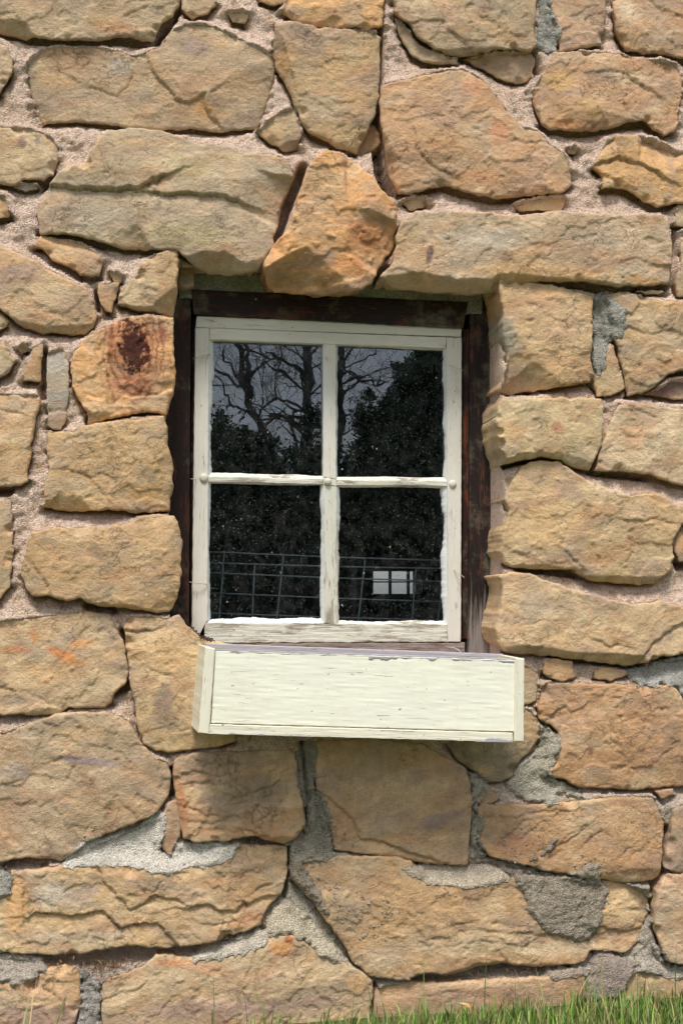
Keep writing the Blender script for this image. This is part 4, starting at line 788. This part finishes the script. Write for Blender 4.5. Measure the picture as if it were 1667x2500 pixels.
putty((505, 828), (789, 838), (0, 1), 4, 7, 9); putty((820, 841), (1090, 850), (0, 1), 4, 5, 10); putty((505, 1521), (791, 1521), (0, -1), 9, 9, 11); putty((825, 1523), (1092, 1525), (0, -1), 7, 8, 12, 'bare')
putty((508, 1163), (789, 1170), (0, -1), 9, 4, 13, 'bare'); putty((821, 1172), (1091, 1174), (0, -1), 8, 3, 14, 'bare'); putty((508, 1177), (789, 1182), (0, 1), 4, 2.5, 15, 'bare'); putty((821, 1185), (1091, 1187), (0, 1), 4, 2.5, 16, 'bare')
# bent nails and round screw heads
def nail(u0, v0, u1, v1):
    a = P([u0], [v0], YS+.002)[0]; b = P([u1], [v1], YS-.012)[0]; c = P([(u0+u1)/2], [(v0+v1)/2], YS-.013)[0]
    v, f = tube([a+(0, .006, 0), a+(0, -.006, 0), c, b, b+(0, .01, 0)], .0011, 6); mesh('nail', v, f, M['nail'], W_, True)
nail(512, 865, 474, 874); nail(1097, 893, 1129, 903); nail(505, 1426, 463, 1421); nail(1108, 1391, 1133, 1410); nail(478, 1169, 467, 1169)
def knob(u, v, r_):
    c = P([u], [v], YS+.001)[0]; V = []; Fq = []; n = 14
    for i, (rr, yy) in enumerate(((1, 0), (1, -.25), (.85, -.5), (.5, -.68))):
        for k in range(n): V.append(c+np.array([math.cos(2*math.pi*k/n)*rr*r_, yy*r_, math.sin(2*math.pi*k/n)*rr*r_]))
    for i in range(3):
        for k in range(n): Fq.append([i*n+k, i*n+(k+1) % n, (i+1)*n+(k+1) % n, (i+1)*n+k])
    Fq.append([3*n+k for k in range(n)]); mesh('screw_head', V, Fq, M['knob'], sash, True)
knob(498, 1167, .0105); knob(800, 1175, .0085); knob(1104, 1182, .0095)

# ------------------------------------------------------------------ window box
YB = -.185
X_ = empty('window_box', tuple(P([880], [1812], YB+.08)[0])); tag(X_, 'empty cream-painted wooden planter box hanging tilted below the window', 'planter')
board('front_board', 'Z 526.5,1589.5 1256,1612 1255,1786 516,1765', YB+.006, .018, M['box'], X_, 'h', seed=30, bev=.001)
board('bottom_board', 'Z 511.5,1768 1251,1789.5 1251,1812 510.5,1792', YB+.003, .165, M['boxend'], X_, 'h', seed=31, bev=.001)
board('end_board', 'Z 502,1580 525.5,1584 511,1792 485,1789', YB, .17, M['boxend'], X_, 'v', seed=32, shear=-.012)
board('end_board', 'Z 1257.5,1607 1280,1608 1278,1810 1255,1810', YB, .17, M['boxend'], X_, 'v', seed=33)
board('back_board', 'Z 502,1571 1229,1597 1225,1770 490,1750', YB+.155, .016, M['liner'], X_, 'h', seed=34)
board('board_rim', 'Z 527,1586 1256,1608.5 1256,1611.5 526.5,1589', YB+.008, .014, M['liner'], X_, 'h', seed=35, bev=.0005)
for a_, b_, iw_, w_, am_, sd_ in (((900, 1602), (1254, 1613), (0, 1), 6, 13, 51), ((560, 1591), (900, 1602), (0, 1), 1, 5, 52), ((1160, 1811), (1250, 1812), (0, -1), 9, 12, 53), ((560, 1792), (760, 1799), (0, -1), 1, 5, 54), ((930, 1783), (1010, 1785), (0, 1), 1, 7, 55)):
    yb = YB+(.006 if b_[1] < 1700 else .003); putty(a_, b_, iw_, w_, am_, sd_, 'liner', yb-.0004, yb-.0002, X_, 'peeled_edge', 40)
def chain():
    a = P([458], [1521], .06)[0]; b = P([522], [1563], -.10)[0]; parts = []; n = 17
    for i in range(n):
        t = (i+.5)/n; c = a+(b-a)*t-np.array([0, 0, .010*math.sin(math.pi*t)]); d = (b-a)/np.linalg.norm(b-a); L = np.linalg.norm(b-a)/n*.72
        s1 = np.cross(d, [0, 1.0, 0]); s1 /= np.linalg.norm(s1); s2 = np.cross(d, s1); s = s1 if i % 2 else s2
        ring_ = [c+d*L*math.cos(k*math.pi/5)+s*L*.55*math.sin(k*math.pi/5) for k in range(11)]; parts.append(tube(ring_, .0011, 5, False))
    v, f = join(parts); mesh('chain', v, f, M['rust'], X_, True)
chain()
hk = P([1110], [1588], .03)[0]; v, f = tube([hk+(-.006, .08, .004), hk+(0, .01, .006), hk+(.006, 0, 0), hk+(.003, -.01, .004), hk+(.012, -.02, -.006)], .0012, 5); mesh('wire_hook', v, f, M['wire'], X_, True)

# ------------------------------------------------------------------ inside: panel of wire, dark room, far window
YW = .34
wp = empty('wire_panel', tuple(P([800], [1520], YW)[0])); tag(wp, 'welded grey wire mesh panel leaning behind the lower panes', 'wire panel')
def wires(name, segs, y, r_):
    parts = []
    for s_ in segs:
        q = px(s_); c = P(q[:, 0], q[:, 1], y); mid = (c[0]+c[1])/2+np.array([0, .004, -.002]); parts.append(tube([c[0], mid, c[1]], r_, 6))
    v, f = join(parts); return mesh(name, v, f, M['wire'], wp, True)
for s_ in ('Z 440,1344 1200,1372', 'Z 440,1372 1200,1390', 'Z 440,1395 1200,1423', 'Z 440,1444 1200,1473', 'Z 440,1494 1200,1517', 'Z 440,1560 1200,1583'): wires('horizontal_wire', [s_], YW, .0020)
for s_ in ('Z 622,1374 613,1583', 'Z 692,1358 668,1583', 'Z 891,1366 867,1583', 'Z 1015,1388 1001,1583', 'Z 1085,1392 1060,1583', 'Z 548,1344 530,1583'): wires('vertical_wire', [s_], YW+.004, .0023)
def room():
    x0, x1, y0, y1, z0, z1 = -2.2, 3.2, .26, 4.6, -.02, 2.9
    # far wall with an opening for the small window
    fw = P([909, 1031, 1031, 909], [1393, 1393, 1450, 1450], y1); a0, a1 = fw[0, 0], fw[1, 0]; b1, b0 = fw[0, 2], fw[2, 2]
    def slab(name, q):
        (ax, bx), (ay, by), (az, bz) = q; V = [(x, y, z) for x in (ax, bx) for y in (ay, by) for z in (az, bz)]
        return V, [[0, 1, 3, 2], [4, 6, 7, 5], [0, 4, 5, 1], [2, 3, 7, 6], [0, 2, 6, 4], [1, 5, 7, 3]]
    fr = [slab('', ((x0, a0), (y1, y1+.3), (z0, z1))), slab('', ((a1, x1), (y1, y1+.3), (z0, z1))), slab('', ((a0, a1), (y1, y1+.3), (z0, b0))), slab('', ((a0, a1), (y1, y1+.3), (b1, z1)))]
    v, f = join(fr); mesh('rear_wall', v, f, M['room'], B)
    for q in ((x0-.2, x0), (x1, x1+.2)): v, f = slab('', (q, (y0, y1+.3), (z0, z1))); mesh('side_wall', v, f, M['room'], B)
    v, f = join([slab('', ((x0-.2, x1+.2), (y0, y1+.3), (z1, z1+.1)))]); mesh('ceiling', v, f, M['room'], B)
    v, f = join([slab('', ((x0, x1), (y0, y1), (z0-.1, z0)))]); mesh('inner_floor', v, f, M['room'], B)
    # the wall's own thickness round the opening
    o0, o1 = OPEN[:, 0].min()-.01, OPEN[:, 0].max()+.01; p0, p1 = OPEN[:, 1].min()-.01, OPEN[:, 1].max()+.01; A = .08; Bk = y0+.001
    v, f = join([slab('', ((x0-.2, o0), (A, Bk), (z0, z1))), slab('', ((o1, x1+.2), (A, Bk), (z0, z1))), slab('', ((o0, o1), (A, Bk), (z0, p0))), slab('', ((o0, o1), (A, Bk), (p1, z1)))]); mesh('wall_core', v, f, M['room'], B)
    # small far window
    t = NT('milky_pane'); tl = t.n('ShaderNodeBsdfTranslucent'); tl.inputs[0].default_value = (.86, .9, .96, 1); tp = t.n('ShaderNodeBsdfTransparent'); mm = t.n('ShaderNodeMixShader'); mm.inputs[0].default_value = .92
    t.l(tl.outputs[0], mm.inputs[1]); t.l(tp.outputs[0], mm.inputs[2]); t.l(mm.outputs[0], t.out.inputs[0])
    bars = [slab('', ((a0+(a1-a0)*k-.007, a0+(a1-a0)*k+.007), (y1+.12, y1+.15), (b0, b1))) for k in (.06, .43, .80)]+[slab('', ((a0, a1), (y1+.121, y1+.149), (b0+(b1-b0)*.52-.004, b0+(b1-b0)*.52+.004)))]
    v, f = join(bars); wn = mesh('rear_window', v, f, M['room'], B); v, f = slab('', ((a0, a1), (y1+.2, y1+.204), (b0, b1))); mesh('pane', v, f, t.m, wn)
    sun_ = 0
room()

# ------------------------------------------------------------------ ground and grass
def gz(x, y=0): return .0+np.interp(x, [-1.2, -.75, 0, .4, .8, 1.3], [.020, .024, .044, .054, .060, .066])
def ground():
    xs = np.concatenate([[-150, -60, -25, -10, -5], np.linspace(-3, 3, 61), [5, 10, 25, 60, 150]]); ys = np.concatenate([[-150, -80, -40, -20, -10, -6], np.linspace(-4, .06, 60)])
    X, Y = np.meshgrid(xs, ys); x = X.ravel(); y = Y.ravel(); z = gz(x)+.008*fbm(x*4, y*4, 3, 3)*(np.abs(x) < 4)
    n = len(xs); idx = np.arange(len(x)).reshape(len(ys), n); q = np.stack([idx[:-1, :-1], idx[:-1, 1:], idx[1:, 1:], idx[1:, :-1]], -1).reshape(-1, 4)
    tag(mesh('ground', np.stack([x, y, z], 1), q.tolist(), M['soil'], None, True), kind='structure')
    # land behind the building
    b = [(-150, 5.2, -.05), (150, 5.2, -.05), (150, 150, -.05), (-150, 150, -.05)]
    tag(mesh('ground', b, [[0, 1, 2, 3]], M['soil'], None), kind='structure')
ground()
def blades(name, pts, hmin, hmax, wid, cols, lean, label, cat, flat=0, seed=5):
    r = np.random.default_rng(seed); V = []; Fq = []; C = []
    for (x, y, z, k) in pts:
        h = (hmin+(hmax-hmin)*r.random()**1.8)*k; a = r.uniform(0, 2*np.pi); d = np.array([np.cos(a), np.sin(a), 0]); s = np.array([-d[1], d[0], 0])*wid*r.uniform(.5, 1.9); ln = r.uniform(.1, 1)**1.5*lean*h
        b = len(V); c = lin(cols[r.integers(len(cols))])*r.uniform(.75, 1.2); o = np.array([x, y, z])
        for t, ww in ((0, 1), (.35, .95), (.7, .6), (1, 0)):
            p = o+d*ln*t*t+np.array([0, 0, h*(t-.25*t*t*ln/h)*(1-flat)])
            if ww: V.append(p-s*ww); V.append(p+s*ww); C += [c*(.75+.35*t)]*2 if False else [c]*2
            else: V.append(p); C.append(c)
        Fq += [[b, b+1, b+3, b+2], [b+2, b+3, b+5, b+4], [b+4, b+5, b+6]]
    return tag(mesh(name, V, Fq, M['leaf'], None, True, np.array(C)), label, cat, kind='stuff')
def grass():
    r = np.random.default_rng(11); pts = []
    for _ in range(15000):
        x = r.uniform(-1.0, 1.05); y = -.05-abs(r.normal(0, .16)); dens = np.interp(x, [-.9, -.5, -.3, .0, .3, .9], [.10, .13, .24, .5, .85, .9])*(.35 if y > -.07 else 1)
        if r.random() > dens: continue
        cl = .65+.5*max(0, float(noise(np.array([x*14.]), np.array([y*14.]), 4)[0])+.2); pts.append((x, y, float(gz(x))-.003, cl*np.interp(x, [-.8, -.1, .3], [.7, .85, 1])))
    for _ in range(9000):
        x = r.uniform(-2, 2); y = r.uniform(-2.2, -.35); pts.append((x, y, float(gz(x))-.003, .75))
    for u in (75, 140, 455, 470, 500, 515, 610, 640, 850, 905, 1010, 1020, 1075, 1165, 1180, 1300, 1370, 1385, 1420, 1428, 1500, 1610, 1655, 440, 590, 1240, 1540, 1445):        # single tall blades against the stones
        x = P([u], [2400])[0, 0]
        for q in range(3): pts.append((x+r.normal(0, .01), -.06-r.random()*.05, float(gz(x))-.003, r.uniform(1.5, 2.2)))
    blades('grass', pts, .020, .092, .0011, [(112, 146, 62), (92, 126, 54), (134, 164, 80), (98, 134, 62), (164, 164, 104), (82, 108, 50), (150, 132, 92), (176, 158, 112), (120, 160, 66)], .75, 'fresh green grass growing along the foot of the stone wall', 'grass')
    pts = []
    for (sp, n, sg) in (('H 600,800', 130, .026), ('H 500,780', 70, .03), ('H 700,760', 60, .025), ('H 360,770', 40, .02), ('H 640,860', 60, .014), ('G 420,1835', 50, .05), ('G 600,1810', 40, .05), ('H 180,245', 24, .03), ('H 960,725', 25, .02), ('F 450,700', 12, .02)):
        o = wall(sp)[0]
        for _ in range(n):
            p = o+r.normal(0, 1, 2)*np.array([sg, .005]); pts.append((p[0], -.002-r.random()*.028, p[1], 1))
    blades('dry_grass', pts, .012, .034, .0007, [(140, 112, 78), (116, 90, 60), (166, 140, 100), (96, 72, 52), (130, 84, 62)], 1.6, 'brown dry grass stuffed in the open joints low in the wall', 'dry grass', .6, 9)
grass()
def leaf(u, v, L, rot, col, label):
    o = P([u], [v], -.13)[0]; V = []; Fq = []; n = 9
    for i in range(n):
        t = i/(n-1); w_ = math.sin(math.pi*min(1, t*1.02))**.8*L*.10
        for k in (-1, 0, 1): V.append((t*L-.5*L, k*w_, .010*math.sin(t*4)+abs(k)*w_*.7))
    for i in range(n-1):
        for k in range(2): Fq.append([i*3+k, i*3+k+1, i*3+k+4, i*3+k+3])
    m = Matrix.Rotation(R(rot), 3, 'Y') @ Matrix.Rotation(R(50), 3, 'X'); V = [np.array(m @ Vector(q))+o for q in V]
    ob = mesh('dry_leaf', V, Fq, M['straw'], None, True, np.tile(lin(col), (len(V), 1))); tag(ob, label, 'leaf')
leaf(1140, 2462, .045, 35, (206, 160, 110), 'curled pale orange dead leaf lying in the grass at the wall foot')

# ------------------------------------------------------------------ trees across the lawn, mirrored in the panes
YT = 19.0
def bare_tree(paths, label, seed):
    """limbs traced through their mirror image; the twigs are grown on them"""
    r = np.random.default_rng(seed); parts = []
    def grow(p, d, L, rad, lvl):
        n = 5; pts = [p]; rs = [rad]
        for i in range(n):
            d = d+r.normal(0, .20, 3)+np.array([0, 0, .05]); d /= np.linalg.norm(d); p = p+d*L/n; pts.append(p); rs.append(max(.003, rad*(1-.75*(i+1)/n)))
            if lvl < 3 and r.random() < (.8 if lvl < 2 else .55):
                a = r.normal(0, 1, 3); a -= a@d*d; a /= np.linalg.norm(a); grow(p, d*.65+a*.8, L*r.uniform(.45, .75), rs[-1]*.45, lvl+1)
        parts.append(tube(pts, rs, 5 if lvl < 2 else 3, False))
    base = None
    for q, r0, r1 in paths:
        c = px(q); pts = []
        for k, (u, v) in enumerate(c): pts.append(Pm(u, v, YT+(0 if k == 0 else r.normal(0, .12)))) 
        if base is None:
            base = pts[0].copy(); base[2] = 0; pts = [base]+pts
        f = []; nn = len(pts)
        for k in range(nn-1):
            for t in (0, .33, .66): f.append(pts[k]*(1-t)+pts[k+1]*t+r.normal(0, .02, 3)*(k > 0))
        f.append(pts[-1]); rs = np.linspace(r0, r1, len(f))*.72; parts.append(tube(f, rs, 7, True))
        for k in range(3, len(f)-1):
            if r.random() < .55 and f[k][2] > 1.8:
                d = f[k+1]-f[k]; d /= np.linalg.norm(d)+1e-9; a = r.normal(0, 1, 3)*np.array([1, .5, .8]); a -= a@d*d; a /= np.linalg.norm(a); grow(f[k], d*.5+a, r.uniform(.5, 1.25), max(.007, rs[k]*.3), 1)
    root = empty('bare_tree', (base[0], base[1], 0)); tag(root, label, 'tree', 'bare trees mirrored in the window')
    v, f = join(parts); mesh('trunk', v, f, M['bark'], root, True)
bare_tree([('J 1030,2090 960,1850 840,1600 740,1420 735,1300 700,1150 670,1000 620,900', .13, .07), ('J 735,1330 745,1150 720,1000 640,700', .06, .04), ('J 830,1600 700,1500 590,1480 560,1380 500,1250 430,1180', .05, .02),
           ('J 690,1290 560,1180 430,1110 300,1000', .045, .02), ('J 700,980 850,1040 980,1090 1120,1150 1210,1250', .035, .02), ('J 660,1200 560,1090 520,980', .03, .015), ('J 860,1600 860,1300 850,1000 850,700', .018, .012), ('J 985,1400 985,1100 1000,800', .02, .012), ('J 850,1500 980,1380 1130,1430 1250,1520', .04, .03)],
          'leafless forked tree mirrored in the upper left pane', 1)
bare_tree([('J 1220,2200 1230,1900 1265,1600 1260,1350 1240,1150 1240,950 1235,600', .16, .10), ('J 1250,1450 1180,1200 1000,1100 880,1000', .04, .02), ('J 1260,1700 1130,1600 1000,1540 930,1560', .06, .03), ('J 1240,1120 1150,1020 1020,950 960,880', .035, .02), ('J 1150,2200 1140,1900 1150,1550 1160,1500', .05, .03)],
          'leafless tree with one straight trunk mirrored beside the sash bar of the upper left pane', 2)
bare_tree([('K 60,2200 90,1500 100,1200 110,1000 130,700', .14, .08), ('K 90,1250 180,1190 300,1250 420,1290 480,1270', .05, .02), ('K 105,1100 220,960 330,900', .04, .02), ('K 100,1180 250,1100 400,1030 470,960', .03, .012), ('K 80,1560 170,1500 200,1580', .04, .02), ('K 80,1300 150,1400 200,1280', .03, .01)],
          'leafless spreading tree mirrored at the left of the upper right pane', 3)
def evergreen(tops, label, seed, zb=None, wide=.5, dens=1.0, yoff=0):
    """tops: photo positions of the spires, each a tapering mass of leaf-sized faces down to the ground"""
    r = np.random.default_rng(seed); V = []; Fq = []; C = []; tr = []; base = None
    for (u, v, w_) in tops:
        t = Pm(u, v, YT-yoff+r.normal(0, .2)); H = t[2]; base = t if base is None else base
        tr.append(tube([(t[0], t[1], 0), (t[0], t[1], H*.5), (t[0]+.03, t[1], H*.92)], [.09, .05, .01], 6)); N = int(3400*dens*(H/4)*(w_/.5))
        cl = [(t[0], t[1], H-.10, .09), (t[0]+r.normal(0, .08), t[1], H-.28, .15)]
        for _ in range(int(26*(H/4))):
            zf = r.random()**.8; rad = w_*(1-zf)**.55; a = r.uniform(0, 2*np.pi); q = rad*r.random()**.5; cl.append((t[0]+math.cos(a)*q, t[1]+math.sin(a)*q, H*zf*.97, r.uniform(.10, .26)))
        for _ in range(N):
            k_ = cl[r.integers(len(cl))]; o = np.array(k_[:3])+r.normal(0, 1, 3)*k_[3]*.62; o[2] = max(o[2], .02); s = r.uniform(.022, .055); d1 = r.normal(0, 1, 3); d1 /= np.linalg.norm(d1); d2 = np.cross(d1, r.normal(0, 1, 3)); d2 /= np.linalg.norm(d2)
            b = len(V); V += [o-d1*s, o+d2*s*.45, o+d1*s, o-d2*s*.45]; Fq.append([b, b+1, b+2, b+3]); C += [lin((84, 110, 90))*r.uniform(.4, 1.5)]*4
    root = empty('evergreen_tree', (base[0], base[1], 0)); tag(root, label, 'tree', 'evergreens mirrored in the window'); v, f = join(tr); mesh('trunk', v, f, M['bark'], root, True)
    mesh('crown', V, Fq, M['leaf'], root, False, np.array(C))
evergreen([(K_[0]*.2806+800, K_[1]*.2806+580, K_[2]) for K_ in ((600, 1075, .55), (700, 1065, .5), (640, 1250, .8))], 'dark evergreen with twin tips mirrored in the middle of the upper right pane', 1, dens=1.5)
evergreen([(K_[0]*.2806+800, K_[1]*.2806+580, K_[2]) for K_ in ((800, 940, .6), (950, 900, .6), (1050, 980, .7), (900, 1150, .9))], 'tallest dark evergreen mirrored at the right edge of the upper right pane', 2, dens=1.5)
evergreen([(K_[0]*.2806+800, K_[1]*.2806+580, K_[2]) for K_ in ((365, 1330, .38), (300, 1480, .6), (470, 1420, .6))], 'slim dark evergreen spire mirrored low in the upper right pane', 3, dens=1.3)
evergreen([(400+485*.2806, 580+1490*.2806, .28), (400+440*.2806, 580+1600*.2806, .5)], 'narrow evergreen spire mirrored at the left edge of the upper left pane', 4)
evergreen([(400+k*.2806, 580+v*.2806, .55) for k, v in ((570, 1620), (700, 1640), (830, 1700), (650, 1760))], 'low bushy evergreen mirrored in the upper left pane under the forked tree', 5, dens=1.1, yoff=.4)
evergreen([(400+k*.2806, 580+v*.2806, .55) for k, v in ((980, 1760), (1120, 1830), (1290, 1450), (1300, 1860))], 'dark evergreen mirrored at the right of the upper left pane', 6, dens=.9, yoff=.4)
evergreen([(u, v, .9) for u, v in ((760, 1120), (830, 1130), (900, 1080), (990, 1060), (1080, 1040))], 'broad dark evergreen mirrored low behind the sash bar', 7, dens=1.2, yoff=-.8)
def hedge(label):
    r = np.random.default_rng(77); V = []; Fq = []; C = []; a = Pm(380, 1150, YT+1.2); b = Pm(1250, 1150, YT+1.2)
    for i_ in range(44000):
        x = r.uniform(a[0]-1, b[0]+1.5) if i_ < 26000 else r.uniform(a[0]-12, b[0]+8); top = a[2]+.25*math.sin(x*2.1)+.2*math.sin(x*5.3); z = top*r.random()**.8; y = -(YT+1.2)+r.uniform(-.7, .7)
        o = np.array([x, y, z]); s = r.uniform(.05, .12); d1 = r.normal(0, 1, 3); d1 /= np.linalg.norm(d1); d2 = np.cross(d1, r.normal(0, 1, 3)); d2 /= np.linalg.norm(d2)
        k = len(V); V += [o-d1*s, o+d2*s*.6, o+d1*s, o-d2*s*.6]; Fq.append([k, k+1, k+2, k+3]); C += [lin((34, 46, 42))*r.uniform(.4, 1.4)]*4
    tag(mesh('hedge', V, Fq, M['leaf'], None, False, np.array(C)), label, 'hedge')
hedge('dark clipped hedge across the lawn mirrored in the lower panes')
